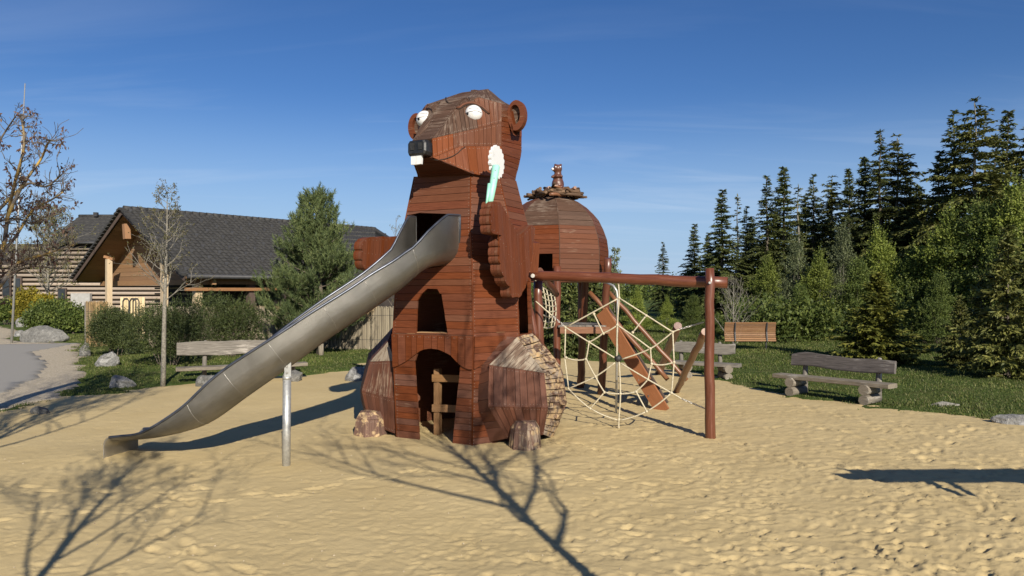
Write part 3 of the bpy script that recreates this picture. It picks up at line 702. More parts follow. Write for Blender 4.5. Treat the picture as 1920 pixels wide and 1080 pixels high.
decal([(857, 204), (863, 203), (869, 199), (877, 196), (886, 195), (896, 198), (905, 204), (912, 210), (917, 213)], .010, 'brow_painted_shadow', M['dark'], .006)  # dark strip below the brow, painted in as its shadow
decal([(797, 296), (808, 299), (820, 300), (834, 298), (848, 293), (858, 287), (866, 279), (872, 275)], .007, 'smile_line', M['dark'], .004)
decal([(836, 183), (837, 189), (841, 193), (847, 193)], .013, 'brow_wrinkle', M['dark'], .004)
decal([(800, 204), (806, 202), (811, 205), (812, 210)], .016, 'brow', M['top'], .01)
decal([(879, 182), (881, 188)], .008, 'brow_wrinkle', M['dark'], .004)
# tuft on the crown
for k in range(9):
    t = k/8; a = LB(-.12+.2*random.random(), .35-.8*t, 5.17+.26*min(1, t*1.6)); mb = MB(); mb.beam(a, a-FX*random.uniform(.12, .22)+Vector((0, 0, .035)), .07, .03); mb.build('hair_board', M['top'], head)
# ears
def ear(r0, f0, z0, hw, hh, flip, tilt=0.0):
    pts = []
    for k in range(26):
        a = math.radians(-125+k*(285/25)); pts.append((math.cos(a)*hw*flip, math.sin(a)*hh))
    pts.append((-hw*.85*flip, -hh*.30)); pts.insert(0, (-hw*.25*flip, -hh*1.28))
    def e3(x, z, f): return LB(r0+x, f0+f+tilt*x, z0+z)
    th = .10; o_ = MB(); n = len(pts); inner = [(x*.60-.02*flip, z*.66+.01) for x, z in pts]
    vs = [e3(x, z, th/2) for x, z in pts]+[e3(x, z, th/2) for x, z in inner]+[e3(x, z, -th/2) for x, z in pts]+[e3(x, z, -th/4) for x, z in inner]
    fs = []
    for i in range(n):
        j = (i+1) % n
        fs += [[i, j, n+j, n+i], [i, 2*n+i, 2*n+j, j], [n+i, n+j, 3*n+j, 3*n+i]]
    fs.append([2*n+i for i in range(n)]); o_.add(vs, fs); e = o_.build('ear', M['red'], head)
    mb = MB(); mb.prism([e3(x*1.0, z*1.0, -th/5) for x, z in inner][::flip], -FX*.02); mb.build('inner_ear', M['top'], e)
    return e
ear(.88, -.02, 4.905, .155, .235, 1)
ear(-1.02, -.12, 4.94, .155, .225, -1)
mb = MB(); mb.beam(LB(.62, -.1, 4.8), LB(.84, -.08, 4.85), .1, .3); mb.beam(LB(-.62, -.15, 4.85), LB(-.95, -.15, 4.9), .1, .3); mb.build('ear_root', M['red'], head)
mb = MB(); mb.box(on(hb, 971, 246, 0) or LB(.8, -.3, 4.6), (.05, .05, .09)); mb.build('ear_bracket', M['dark'], head)
# --- paws: thick slabs of upright boards parallel to the beaver's side
def on_r(px, py, r):               # picture point on the plane local r = const -> (f,z)
    q = (px-960)/FPX; f = ((BC.x+RX.x*r)-q*(BC.y+RX.y*r))/(q*FX.y-FX.x); Y = BC.y+RX.y*r+FX.y*f; return (f, CAMZ-(py-HOR)/FPX*Y)
def scallop(pts, bul=.035):        # bulge every marked segment into a round finger
    r = []
    for i in range(len(pts)):
        p, q = pts[i], pts[(i+1) % len(pts)]; r.append((p[0], p[1]))
        if len(p) > 2 and p[2]:
            d = (q[0]-p[0], q[1]-p[1]); l = math.hypot(*d); nrm = (d[1]/l, -d[0]/l)
            for t in (.12, .3, .5, .7, .88):
                k = bul*4*t*(1-t) if True else 0; k = bul*math.sqrt(max(0, 1-(2*t-1)**2))
                r.append((p[0]+d[0]*t+nrm[0]*k*p[2], p[1]+d[1]*t+nrm[1]*k*p[2]))
    return r
def paw(outline, r_out, th, lean, w=.085, sgn=1):
    # thickness built as three stacked layers, boards cut at a slight lean
    res = []; u = (math.cos(lean), math.sin(lean))
    cs_ = [p[0]*u[0]+p[1]*u[1] for p in outline]; lo, hi = min(cs_), max(cs_); k = lo
    pw = MB(); pr_ = [LB(r_out-sgn*(.02), f, z) for f, z in outline]
    nn = Vector()
    c0 = sum(pr_, Vector())/len(pr_)
    for i in range(len(pr_)): nn += (pr_[i]-c0).cross(pr_[(i+1) % len(pr_)]-c0)
    if nn.dot(RX*sgn) < 0: outline = outline[::-1]; pr_ = pr_[::-1]
    layers = []
    for q in range(3):
        off = .02+q*(th-.04)/3; s_ = 1.0 if q != 1 else .985
        lay_ = MB(); lay_.prism([LB(r_out-sgn*off, c[0], c[1]) for c in [(cxm[0], cxm[1]) for cxm in outline]], -RX*sgn*((th-.04)/3-.004)); layers.append(lay_)
    root = layers[0].build('paw', M['red2'], beaver)
    for l in layers[1:]: l.build('paw_layer', M['red'], root)
    while k < hi:
        k2 = min(hi, k+w*random.uniform(.85, 1.15)); pl = clip(clip(outline, -u[0], -u[1], -(k+.002)), u[0], u[1], k2-.002)
        if len(pl) > 2 and abs(area(pl)) > 1e-4:
            mb = MB(); rr = random.random()*9; mb.prism([LB(r_out+random.choice((0, .001)), f, z) for f, z in pl], -RX*sgn*.019, [(-f*u[1]+z*u[0]+rr, f*u[0]+z*u[1]) for f, z in pl])
            mb.build('board', M['red'], root)
            fm = (k+k2)/2; vv = [-p[0]*u[1]+p[1]*u[0] for p in pl]
            for v_ in (min(vv)+.05, (min(vv)+max(vv))/2, max(vv)-.05):
                f_, z_ = fm*u[0]-v_*u[1], fm*u[1]+v_*u[0]; screw(LB(r_out, f_, z_), RX*sgn)
        k = k2
    return root
X2 = lambda u, v: (860+u*.2963, 260+v*.2963)
pr = 1.20
raw = [((262, 402), 0), ((228, 398), 1), ((212, 440), 1), ((205, 487), 1), ((208, 545), 1), ((218, 600), 0), ((272, 612), 0), ((262, 640), 1), ((262, 685), 1), ((258, 745), 1), ((268, 790), 0), ((268, 815), 1), ((290, 868), 0), ((292, 885), 1), ((328, 932), 0), ((330, 962), 1), ((345, 1005), 0),
       ((372, 1000), 1), ((402, 972), 0), ((425, 940), 0), ((450, 830), 0), ((474, 700), 0), ((484, 565), 0), ((466, 545), 0), ((400, 605), 0), ((372, 605), 0), ((350, 555), 0), ((318, 500), 0), ((300, 465), 0)]
outl = []
for (u, v), s in raw: f, z = on_r(*X2(u, v), pr); outl.append((f, z, s))
o2 = scallop(outl, -.035 if area([(p[0], p[1]) for p in outl]) < 0 else .035)
paw(o2, pr, .19, math.radians(-7), .082)
lr = -1.02
rawl = [((668, 452), 1), ((665, 470), 1), ((665, 489), 1), ((672, 505), 0), ((690, 511), 0), ((760, 500), 0), ((800, 470), 0), ((790, 430), 0), ((745, 447), 1), ((716, 449), 1), ((692, 448), 1)]
outl = []
for (u, v), s in rawl: f, z = on_r(u, v, lr-.15); outl.append((f, z, s))
o3 = scallop(outl, -.04 if area([(p[0], p[1]) for p in outl]) < 0 else .04)
paw(o3, lr, .17, math.radians(5), .085, 1)
mb = MB(); mb.beam(LB(.95, -.1, 2.75), LB(1.12, .1, 2.7), .35, .45); mb.build('arm_joint', M['red'], beaver)
# --- right leg
def leg_obj(panels, shellmb, center):
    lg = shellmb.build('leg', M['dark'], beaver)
    for A, B, n, m_, kw in panels: ruled(lg, A, B, n, m_, center, **kw)
    return lg
P1, P2, P3, P4, P5, P6, P7 = P(969, 632, 10.62), P(917, 684, 10.18), P(1021, 699, 10.42), P(915, 762, 10.05), P(1028, 764, 10.28), P(951, 822, 10.35), P(1019, 815, 10.42)
Q1, Q3, Q5, Q7 = P(996, 622, 11.15), P(1054, 688, 11.15), P(1063, 755, 11.05), P(1036, 822, 11.0)
K1, K3, K5, K7 = P(1000, 622, 11.7), P(1052, 690, 12.1), P(1058, 755, 12.1), P(1035, 810, 12.0)
cR = P(975, 735, 11.1)
panR = [([P2, P3], [P1, P3], 6, M['legtop'], dict(split=.15)), ([P2, P3], [P4, P5], 9, M['leg'], {}), ([P4, P5], [P6, P7], 9, M['leg'], {}),
        ([P1, P3, P5, P7], [Q1, Q3, Q5, Q7], 19, M['band'], dict(split=.85, proud=.014, gap=.012)), ([P1, P2, P4, P6], [LB(.8, .7, 1.55), LB(.65, .9, 1.2), LB(.65, .9, .5), LB(.8, .75, .0)], 10, M['leg'], dict(scr=False))]
sh = MB()
for A, B, n, m_, k in panR: shell(sh, A, B, max(6, n), cR, .93)
shell(sh, [Q1, Q3, Q5, Q7], [K1, K3, K5, K7], 6, cR, .97)
legR = leg_obj(panR, sh, cR)
st = MB(); ruled(legR, [Q1, Q3, Q5, Q7], [K1, K3, K5, K7], 14, M['leg'], cR, merged=st, scr=False); ruled(legR, [K1, K3, K5, K7], [LB(.9, -.6, 1.5), LB(.9, -.6, 1.1), LB(.9, -.6, .6), LB(.9, -.6, 0)], 12, M['leg'], cR, merged=st, scr=False); st.build('rear_cladding', M['leg'], legR, kind='stuff')
for px, py, tt in ((1027, 652, .3), (1035, 676, .6), (1049, 697, .5), (1052, 724, .5), (1044, 752, .6), (1050, 771, .9)):
    pass
gr = MB()
for (t, s) in ((.16, .62), (.24, .35), (.33, .66), (.42, .35), (.50, .66), (.60, .3), (.68, .70), (.80, .62)):
    a = polyat([P1, P3, P5, P7], t); b = polyat([Q1, Q3, Q5, Q7], t); p = a.lerp(b, s); n = (p-cR).normalized(); n.y *= .3; n.normalize(); e = (b-a).normalized()
    mb = MB(); mb.beam(p-e*.08+n*.03, p+e*.08+n*.03, .06, .05, n); mb.build('climbing_cleat', M['band'], legR)
# --- left leg
a_, b_, d_, e_, g_, h_, i_ = P(727, 641, 11.35), P(694, 678, 11.35), P(740, 676, 11.0), P(678, 733, 11.3), P(741, 749, 10.92), P(692, 795, 11.3), P(738, 812, 10.95)
n1, n2, n3 = P(752, 668, 11.05), P(750, 745, 11.0), P(747, 815, 10.98)
ab, bb, eb, hb2 = P(738, 612, 11.9), P(690, 664, 12.1), P(674, 735, 12.1), P(684, 775, 12.1)
cL = P(725, 730, 11.7)
panL = [([b_, d_], [a_, a_.lerp(d_, .02)], 7, M['legtop'], {}), ([b_, d_], [e_, g_], 8, M['leg'], {}), ([e_, g_], [h_, i_], 8, M['leg'], {}),
        ([d_, g_, i_], [n1, n2, n3], 14, M['leg'], {}), ([a_, b_, e_, h_], [ab, bb, eb, hb2], 12, M['leg'], {}), ([a_, d_], [ab, n1], 4, M['leg'], {})]
sh = MB()
for A, B, n, m_, k in panL: shell(sh, A, B, max(6, n), cL, .95)
legL = leg_obj(panL, sh, cL)
st = MB(); ruled(legL, [ab, bb, eb, hb2], [LB(-.95, -.5, 1.6), LB(-1.0, -.5, 1.2), LB(-1.0, -.5, .6), LB(-1, -.5, 0)], 12, M['leg'], cL, merged=st, scr=False); st.build('rear_cladding', M['leg'], legL, kind='stuff')
# --- feet: faceted stumps
def foot(base, top_h, rad, rot, parent):
    nB = 7; b0 = [base+Vector((math.cos(rot+k*2*math.pi/nB)*rad, math.sin(rot+k*2*math.pi/nB)*rad, -.1)) for k in range(nB)]
    b1 = [base+Vector((math.cos(rot+k*2*math.pi/nB)*rad*.84, math.sin(rot+k*2*math.pi/nB)*rad*.84, top_h*.72)) for k in range(nB)]
    b2 = [base+Vector((math.cos(rot+k*2*math.pi/nB)*rad*.60, math.sin(rot+k*2*math.pi/nB)*rad*.60, top_h)) for k in range(nB)]
    c = base+Vector((0, 0, top_h*.4)); s = MB()
    for A, B in ((b0, b1), (b1, b2)): shell(s, A+[A[0]], B+[B[0]], nB*2, c, .92)
    s.prism([c+(p-c)*.96 for p in b2], Vector((0, 0, -.03))); f = s.build('foot', M['stump'], parent)
    for k in range(nB):
        j = (k+1) % nB
        ruled(f, [b0[k], b0[j]], [b1[k], b1[j]], 3, M['stump'], c, th=.02)
        ruled(f, [b1[k], b1[j]], [b2[k], b2[j]], 2, M['stump'], c, th=.02)
    ruled(f, [b2[0], b2[1], b2[2], b2[3]], [b2[0], b2[6], b2[5], b2[4]], 4, M['stump'], c-Vector((0, 0, .3)), th=.02)
foot(Vector((.19, 10.22, 0)), .35, .25, .3, beaver); foot(Vector((-2.19, 11.12, 0)), .34, .27, .1, beaver)
SCREWS.build('screw_heads', M['screw'], beaver, kind='stuff')
print('planks', len([o for o in beaver.children if o.name.startswith('plank')]), len(head.children))
# --- daisy held in the paw
fb = Vector(LB(1.02, *on_r(916, 384, 1.02))); ft = Vector(LB(1.02, *on_r(931, 312, 1.02)))
flower = thing('daisy_flower', "white scalloped daisy on a mint green stem held in the beaver's raised paw", 'flower', fb)
mb = MB(); f1, z1 = on_r(934, 304, 1.05); pts = []
for k in range(64):
    a = 2*math.pi*k/64; rr = .94+.13*abs(math.sin(a*8)); pts.append(LB(1.05, f1+.20*math.cos(a)*rr+.01, z1+.225*math.sin(a)*rr))
mb.prism(pts, -RX*.045)
if True:
    mb.v = [tuple(Vector(v)) for v in mb.v]
mb.build('petals', M['white'], flower)
mb = MB(); s0 = LB(1.12, *on_r(917, 392, 1.12)); s1 = LB(1.12, *on_r(930, 312, 1.12)); mb.tube([s0, s0.lerp(s1, .5), s1, s1+Vector((0, 0, .02))], [.035, .05, .055, .04], 14); stem = mb.build('stem', M['mint'], flower)
mb = MB(); mb.tube([LB(1.10, *on_r(911, 389, 1.1)), LB(1.10, *on_r(918, 345, 1.1))], [.012, .03], 8); mb.build('leaf', M['mint'], flower)
for t in (.72, .9):
    mb = MB(); mb.sphere(s0.lerp(s1, t)+(CAMP-s1).normalized()*.052, .009, 8, 6); mb.build('screw', M['black'], stem)
# ------------------------------------------------------------------ slide
sp_ctrl = [(-1.10, 10.62, 2.56), (-1.28, 10.23, 2.50), (-1.55, 9.98, 2.22), (-1.92, 9.78, 1.93), (-2.40, 9.55, 1.58), (-2.90, 9.38, 1.20), (-3.40, 9.30, .84), (-3.85, 9.28, .52), (-4.25, 9.32, .37), (-4.60, 9.40, .29), (-4.92, 9.48, .25), (-5.08, 9.52, .23)]
def catmull(pts, n):
    pts = [Vector(p) for p in pts]; r = []
    for i in range(len(pts)-1):
        p0, p1, p2, p3 = pts[max(i-1, 0)], pts[i], pts[i+1], pts[min(i+2, len(pts)-1)]
        for k in range(n):
            t = k/n; r.append(.5*((2*p1)+(-p0+p2)*t+(2*p0-5*p1+4*p2-p3)*t*t+(-p0+3*p1-3*p2+p3)*t**3))
    r.append(pts[-1]); return r
sp = catmull(sp_ctrl, 6); ns_ = len(sp)
slide = thing('metal_slide', 'long curved stainless steel slide coming down from the beaver tower to the sand', 'slide', (-3.3, 9.4, 0))
def sect(i):
    p = sp[i]; t = (sp[min(i+1, ns_-1)]-sp[max(i-1, 0)]).normalized(); side = t.cross(Vector((0, 0, 1))).normalized(); up = side.cross(t)
    u = i/(ns_-1)
    hw = .37-.10*min(1, u/.14) if u < .9 else .27+.03*(u-.9)*10
    wf = .44
    if u < .065: wall = .74
    elif u < .13: k = (u-.065)/.065; wall = .74*(1-k)+.44*k
    elif u < .52: wall = .44
    else: k = min(1, (u-.52)/.36); k = k*k*(3-2*k); wall = .44*(1-k)+.09*k; wf = wall
    # rim lifts towards vertical near the entrance
    if u < .05: up = Vector((0, 0, 1))
    elif u < .2: up = up.lerp(Vector((0, 0, 1)), 1-(u-.05)/.15).normalized()
    pts = []; rb = min(.27, wall*.8)
    pts.append((-hw, wall)); pts.append((-hw, (wall+rb)/2)); 
    for k in range(0, 13):
        a = math.pi+math.pi*k/12; pts.append((hw*math.cos(a), rb+rb*math.sin(a)))
    pts.append((hw, (wall+rb)/2)); pts.append((hw, wall))
    return p, side, up, pts
prof = []; uvp = []; ln = 0
for i in range(ns_):
    p, side, up, pts = sect(i); ln += (sp[i]-sp[i-1]).length if i else 0
    prof.append([p+side*a+up*b for a, b in pts]); uvp.append([(ln, k*.08) for k in range(len(pts))])
m_ = len(prof[0])
# the chute is built in sections joined by visible seams
secs = [0, 9, 17, 23, 30, 36, 43, ns_-1]
if True:
    i0, i1 = 0, ns_-1; mb = MB(); vs = []; us = []; fs = []
    for i in range(i0, i1+1):
        p, side, up, pts = sect(i)
        inn = [p+side*(a*(1-.012/.27))+up*(b+.010) for a, b in pts]
        vs += prof[i]+inn; us += uvp[i]*2
    w2 = 2*m_
    for k in range(i1-i0):
        for j in range(m_-1):
            a = k*w2+j; fs.append([a, a+1, a+w2+1, a+w2]); b = a+m_; fs.append([b, b+w2, b+w2+1, b+1])
    mb.add(vs, fs, us, smooth=True)
    for k in (0, i1-i0):
        for j in range(m_-1): a = k*w2+j; mb.f.append([a, a+1, a+m_+1, a+m_]); mb.sm.append(False); mb.build('chute', M['steel'], slide)
for q in secs[1:-1]:
    mb = MB(); mb.tube([v for v in prof[q]], .0035, 5); mb.build('seam', M['steel'], slide)
for j in (0, m_-1):
    mb = MB(); pth = [prof[i][j] for i in range(ns_)]
    if j == m_-1 or True: pth = [Vector((pth[0].x, pth[0].y, pth[0].z-.5))+(pth[0]-pth[2])*0, pth[0]-Vector((0, 0, .06))]+pth
    mb.tube(pth, .018, 8); mb.build('rim', M['rim'], slide)
# flared lip at the foot
mb = MB(); pe, side, up, pts = sect(ns_-1); tdir = (sp[-1]-sp[-2]).normalized(); tdir.z = 0; tdir.normalize(); vs = []
for k in range(7):
    a = k/6*math.pi*.5; off = tdir*(.09*math.sin(a))-Vector((0, 0, 1))*(.12*(1-math.cos(a))+(.16 if k == 6 else 0))
    vs += [v+off for v in prof[-1]]
mb.add(vs, [[k*m_+j, k*m_+j+1, (k+1)*m_+j+1, (k+1)*m_+j] for k in range(6) for j in range(m_-1)], smooth=True); mb.build('lip', M['steel'], slide)
# support post
pb = G(537, 872, -.02); pt = Vector((pb.x-.01, pb.y+.06, 1.10)); mb = MB(); mb.tube([pb-Vector((0, 0, .2)), pt], .052, 20); post = mb.build('support_post', M['pole_steel'], slide)
mb = MB(); mb.box(pt+Vector((0.005, .02, .09)), (.085, .02, .24)); br = mb.build('bracket', M['pole_steel'], post)
for dz in (.05, .13):
    mb = MB(); mb.tube([pt+Vector((0, 0, dz)), pt+Vector((0, -.012, dz))], .014, 6); mb.build('bolt', M['chain'], post)
mb = MB(); mb.tube([pt-Vector((0, 0, .03)), pt+Vector((0, 0, .0))], .057, 20); mb.build('collar', M['pole_steel'], post)
# ------------------------------------------------------------------ domed hut
HCn = Vector(((1036-960)/FPX*15.6, 15.6, 0)); hut = thing('domed_hut', 'octagonal red brown wooden dome hut on posts behind the beaver', 'play hut', HCn)
dz_ = [(2.45, 1.22), (3.05, 1.225), (3.30, 1.19), (3.52, 1.11), (3.72, 1.01), (3.86, .89), (4.0, .74), (4.12, .56), (4.22, .34), (4.28, .12)]
def dr(z):
    for i in range(len(dz_)-1):
        if z <= dz_[i+1][0] or i == len(dz_)-2:
            t = (z-dz_[i][0])/(dz_[i+1][0]-dz_[i][0]); return dz_[i][1]*(1-t)+dz_[i+1][1]*t
A0 = math.radians(-86.5)
def dv_(k, z): a = A0+k*math.pi/4; r = dr(z); return HCn+Vector((math.cos(a)*r, math.sin(a)*r, z))
bk = MB(); ic = MB(); hc = HCn+Vector((0, 0, 3.3))
for k in range(8):
    zs = rows(2.45, 4.26, .098)
    for i in range(len(zs)-1):
        z0, z1 = zs[i], zs[i+1]; a, b, c, d = dv_(k, z0), dv_(k+1, z0), dv_(k+1, z1), dv_(k, z1)
        vis = k in (7, 0, 1); mb = MB() if vis else bk
        segs = [(0, 1)]
        if k == 7 and 2.5 < z0 < 2.88: segs = [(0, .34), (.84, 1)]
        for s0, s1 in segs:
            quad_plank(mb, a.lerp(b, s0), a.lerp(b, s1), d.lerp(c, s1), d.lerp(c, s0), .03, .006 if vis else .0004, random.uniform(-.003, .003), center=hc, scr=False)
        if vis and mb.v: mb.build('plank', (M['top'] if z0 > 3.45 and k != 1 else (M['red2'] if k == 0 or z0 > 3.5 else M['red'])) if k != 1 or z0 < 3.3 else M['red2'], hut)
bk.build('rear_cladding', M['red2'], hut, kind='stuff')
mb = MB(); mb.prism([HCn+Vector((math.cos(a*math.pi/4+A0)*1.12, math.sin(a*math.pi/4+A0)*1.12, 2.44)) for a in range(8)], Vector((0, 0, -.06))); mb.build('floor', M['red'], hut)
for k in (0, 1, 2):
    mb = MB(); mb.tube([dv_(k, z)-(dv_(k, z)-hc)*.004 for z, _ in dz_[:-1]], .009, 6); mb.build('corner_trim', M['top'], hut)
NC = HCn+Vector((.10, 0, 0)); nest = thing('stick_nest', 'ring of rough brown sticks heaped on top of the dome roof', 'nest', NC+Vector((0, 0, 4.2)))
random.seed(21)
for k in range(52):
    a = k*2.399; r = random.uniform(.24, .56); z = 4.13+(.62-r)*.42+random.uniform(0, .10)+.02; c = NC+Vector((math.cos(a)*r, math.sin(a)*r, z))
    ang = a+math.pi/2+random.uniform(-1.0, 1.0); l = random.uniform(.16, .42); d = Vector((math.cos(ang)*l, math.sin(ang)*l, random.uniform(-.07, .07)))
    mb = MB(); mb.tube([c-d, c-d*.3+Vector((0, 0, random.uniform(-.015, .015))), c+d*.4, c+d], [random.uniform(.024, .036)]*4, 8, wob=.12); mb.build('stick', M['stick'] if k % 9 else M['log_orange'], nest)
# small beaver figure, one continuous body
sb = P(1046, 358, 15.45)
stat = thing('beaver_figurine', 'small carved brown beaver with white snout sitting on the stick nest', 'figurine', sb)
src = MB()
def S_(x, y, z, r): src.sphere(sb+Vector((x, y, z)), r, 18, 12)
S_(0, 0, .14, (.135, .13, .16)); S_(0, 0, .27, (.105, .10, .14)); S_(0, 0, .38, (.08, .08, .08)); S_(-.005, -.01, .475, (.098, .10, .095)); S_(-.075, -.035, .455, (.055, .05, .045))
S_(-.055, .0, .56, .028); S_(.065, .0, .56, .028); S_(-.07, -.09, .06, (.055, .10, .05)); S_(.06, -.1, .06, (.055, .10, .05)); S_(-.07, -.14, -.04, (.03, .03, .09)); S_(.05, -.15, -.04, (.03, .03, .09))
S_(-.085, -.06, .31, (.04, .06, .035)); S_(-.12, -.085, .29, (.035, .035, .03)); S_(.06, -.08, .30, (.045, .07, .035)); S_(-.02, -.115, .30, (.05, .035, .03)); S_(.02, .15, .03, (.07, .12, .03))
tmp = src.build('statue_source', M['log']); tmp.data.update()
rm = tmp.modifiers.new('remesh', 'REMESH'); rm.mode = 'VOXEL'; rm.voxel_size = .014; rm.use_smooth_shade = True
smo = tmp.modifiers.new('smooth', 'SMOOTH'); smo.iterations = 3
dg = bpy.context.evaluated_depsgraph_get(); me = bpy.data.meshes.new_from_object(tmp.evaluated_get(dg)); me.name = 'body'
me.transform(Matrix.Translation(-sb)); bpy.data.objects.remove(tmp)
M['statue'] = simple('carved_dark_wood', (.07, .028, .018), (.14, .055, .034), 9, .4, 0, .3, .01, spec=.6)
me.materials.clear(); me.materials.append(M['statue']); link('body', me, stat)
mb = MB(); mb.sphere(sb+Vector((-.115, -.06, .46)), (.03, .035, .03), 12, 8); mb.build('snout', M['white'], stat)
for x in (-.05, .045):
    mb = MB(); mb.sphere(sb+Vector((x, -.098, .50)), .017, 10, 8); mb.build('eye', M['white'], stat)
# ------------------------------------------------------------------ climbing frame: logs, platform, nets
frame = thing('climbing_frame', 'red brown log climbing frame with long cross beam beside the beaver', 'climbing frame', (1.6, 11.6, 0))
def log(name, a, b, r0, r1=None, mat='log', parent=frame, n=14, bend=.012):
    a = Vector(a); b = Vector(b); r1 = r1 or r0; k = max(6, int((b-a).length/.25)); pth = []; rd = []
    for i in range(k+1):
        t = i/k; j = Vector((random.uniform(-bend, bend), random.uniform(-bend, bend), random.uniform(-bend, bend)))
        pth.append(a.lerp(b, t)+j*(0 if i in (0, k) else 1)); rd.append((r0*(1-t)+r1*t)*random.uniform(.96, 1.04))
    mb = MB(); mb.tube(pth, rd, n); return mb.build(name, M[mat], parent)
rp_ = G(1331, 820); pR = log('post', rp_-Vector((0, 0, .25)), Vector((rp_.x-.005, rp_.y, P(1330, 503, rp_.y).z)), .078, .068)
mb = MB(); mb.tube([P(1331, 530, rp_.y-.07), P(1331, 530, rp_.y-.095)], .02, 8); mb.build('bolt', M['chain'], pR)
beamA, beamB = P(994, 516, 12.15), P(1364, 530, 10.93)
beamo = log('cross_beam', beamA, beamB, .082, .088, n=18, bend=.008)
mb = MB(); mb.tube([P(999, 517, 12.04), P(999, 517, 12.01)], .035, 8); mb.build('bolt', M['chain'], beamo)
log('post', P(1011, 690, 12.35), P(1009, 527, 12.35), .085, .075); log('post', Vector((P(1043, 600, 14.3).x, 14.3, -.2)), P(1045, 499, 14.3), .075)
log('post', G(1127, 750, -.1), P(1140, 484, 14.6), .085, .078); log('post', G(1088, 737, -.1), P(1098, 510, 15.5), .085, .078)
log('post', Vector((P(1090, 600, 16.6).x, 16.6, -.1)), P(1090, 510, 16.6), .08); log('post', Vector((.35, 16.4, -.1)), Vector((.35, 16.4, 2.45)), .08)
log('brace', P(1012, 508, 12.5), P(1043, 552, 14.0), .06)
log('brace', P(988, 548, 11.9), P(1004, 640, 11.9), .05, .06); 
mb = MB(); mb.beam(P(1045, 470, 14.3), P(1045, 476, 14.3), .01, .01); 
# black band on a post
# platform
platY0, platY1 = 14.15, 15.4; zp = 1.50
for i in range(8):
    x0 = P(1046, 0, 14.2).x+i*.135; mb = MB(); mb.box((x0+.07, (platY0+platY1)/2, zp), (.128, platY1-platY0, .04)); mb.build('platform_plank', M['greywood'], frame)
mb = MB(); mb.beam(P(1050, 619, 14.12), P(1143, 619, 14.12), .05, .13); mb.build('platform_edge', M['log_orange'], frame)
mb = MB(); mb.beam(P(1143, 0, 14.15).xy.to_3d()+Vector((0, 0, zp-.09)), P(1150, 0, 15.3).xy.to_3d()+Vector((0, 0, zp-.09)), .05, .13); mb.build('platform_edge', M['log_orange'], frame)
# stair going down to the right
s_top = P(1128, 584, 14.25); s_bot = P(1238, 733, 13.4); s_bot.z = .02
ladr = thing('plank_stair', 'orange brown plank stair with pole handrails leading down from the platform', 'stair', s_bot)
mb = MB(); mb.beam(s_top, s_bot+Vector((.06, 0, -.08)), .05, .27); mb.build('stringer', M['stringer'], ladr)
so_ = Vector((.15, .75, 0)); mb = MB(); mb.beam(s_top+so_, s_bot+so_+Vector((.06, 0, -.08)), .05, .27); mb.build('stringer', M['fascia'], ladr)
for k in range(6):
    t = (k+.6)/6.3; a = s_top.lerp(s_bot, t); mb = MB(); mb.beam(a+Vector((.01, .05, .0)), a+so_+Vector((-.01, -.05, .0)), .20, .04); mb.build('tread', M['fascia'] if k % 2 else M['greywood'], ladr)
log('handrail', P(1105, 548, 14.9), P(1252, 712, 14.2), .05, .045, 'log_orange', ladr); log('handrail', P(1142, 548, 15.6), P(1288, 713, 15.0), .05, .045, 'log_orange', ladr)
tri = thing('leaning_log_brace', 'leaning orange log propped against the right end post', 'log brace', G(1268, 738))
log('log', G(1266, 738, -.03), P(1322, 622, 11.4), .065, .06, 'log_orange', tri)
tri = thing('leaning_log_brace', 'short slanting log standing behind the foot of the stair handrails', 'log brace', G(1236, 702))
log('log', G(1234, 702, -.03), P(1271, 611, 15.6), .09, .085, 'log', tri)
# fireman's pole
fp = G(1155, 771); polex = thing('sliding_pole', 'thin steel sliding pole with curved top behind the rope web', 'pole', fp)
mb = MB(); mb.tube([fp-Vector((0, 0, .1)), P(1158, 560, fp.y), P(1156, 545, fp.y), P(1150, 536, fp.y), P(1138, 530, fp.y+.3), P(1118, 527, fp.y+.8)], .022, 10); mb.build('pipe', M['pole_steel'], polex)
# rope web
d0 = (beamB-beamA); d0.z = 0; nW = Vector((-d0.y, d0.x, 0)).normalized()
def web(px, py, lift=0.0):
    d = Vector(((px-960)/FPX, 1, -(py-HOR)/FPX)); t = (beamA-CAMP).dot(nW)/d.dot(nW); return CAMP+d*t
WX = lambda u, v: (980+u*.3149, 480+v*.3148)
wb = thing('rope_web', 'cream rope climbing web shaped like a spider web under the cross beam', 'climbing net', web(1160, 808))
hub = WX(560, 612)
rays = [[(570, 163), (574, 250), (563, 412), (560, 612)], [(574, 630), (582, 820), (572, 975), (573, 1040)], [(255, 425), (395, 513), (545, 605)], [(893, 453), (760, 552), (590, 615)],
        [(273, 790), (433, 718), (550, 635)], [(885, 815), (745, 735), (585, 640)]]
rad = .012
def rope(pts, name='rope', r=rad, m='rope', bow=0):
    q = [web(*WX(*p)) for p in pts]; q = catmull(q, 5) if len(q) > 2 else [q[0].lerp(q[1], k/6)+Vector((0, 0, -bow*4*(k/6)*(1-k/6))) for k in range(7)]
    mb = MB(); mb.tube(q, r, 7, smooth=True); return mb.build(name, M[m], wb)
for r_ in rays: rope(r_)
outer = [(574, 250), (893, 453), (901, 632), (885, 815), (738, 925), (572, 978), (402, 908), (273, 790), (250, 605), (255, 425), (574, 250)]
inner = [(563, 412), (760, 552), (766, 640), (745, 735), (672, 808), (582, 820), (486, 810), (433, 718), (378, 612), (395, 513), (478, 460), (563, 412)]
for i in range(len(outer)-1):
    rope([outer[i], outer[i+1]], bow=.02 if 2 <= i <= 6 else 0)
for i in range(len(inner)-1): rope([inner[i], inner[i+1]], bow=-.01 if i < 2 else .012)
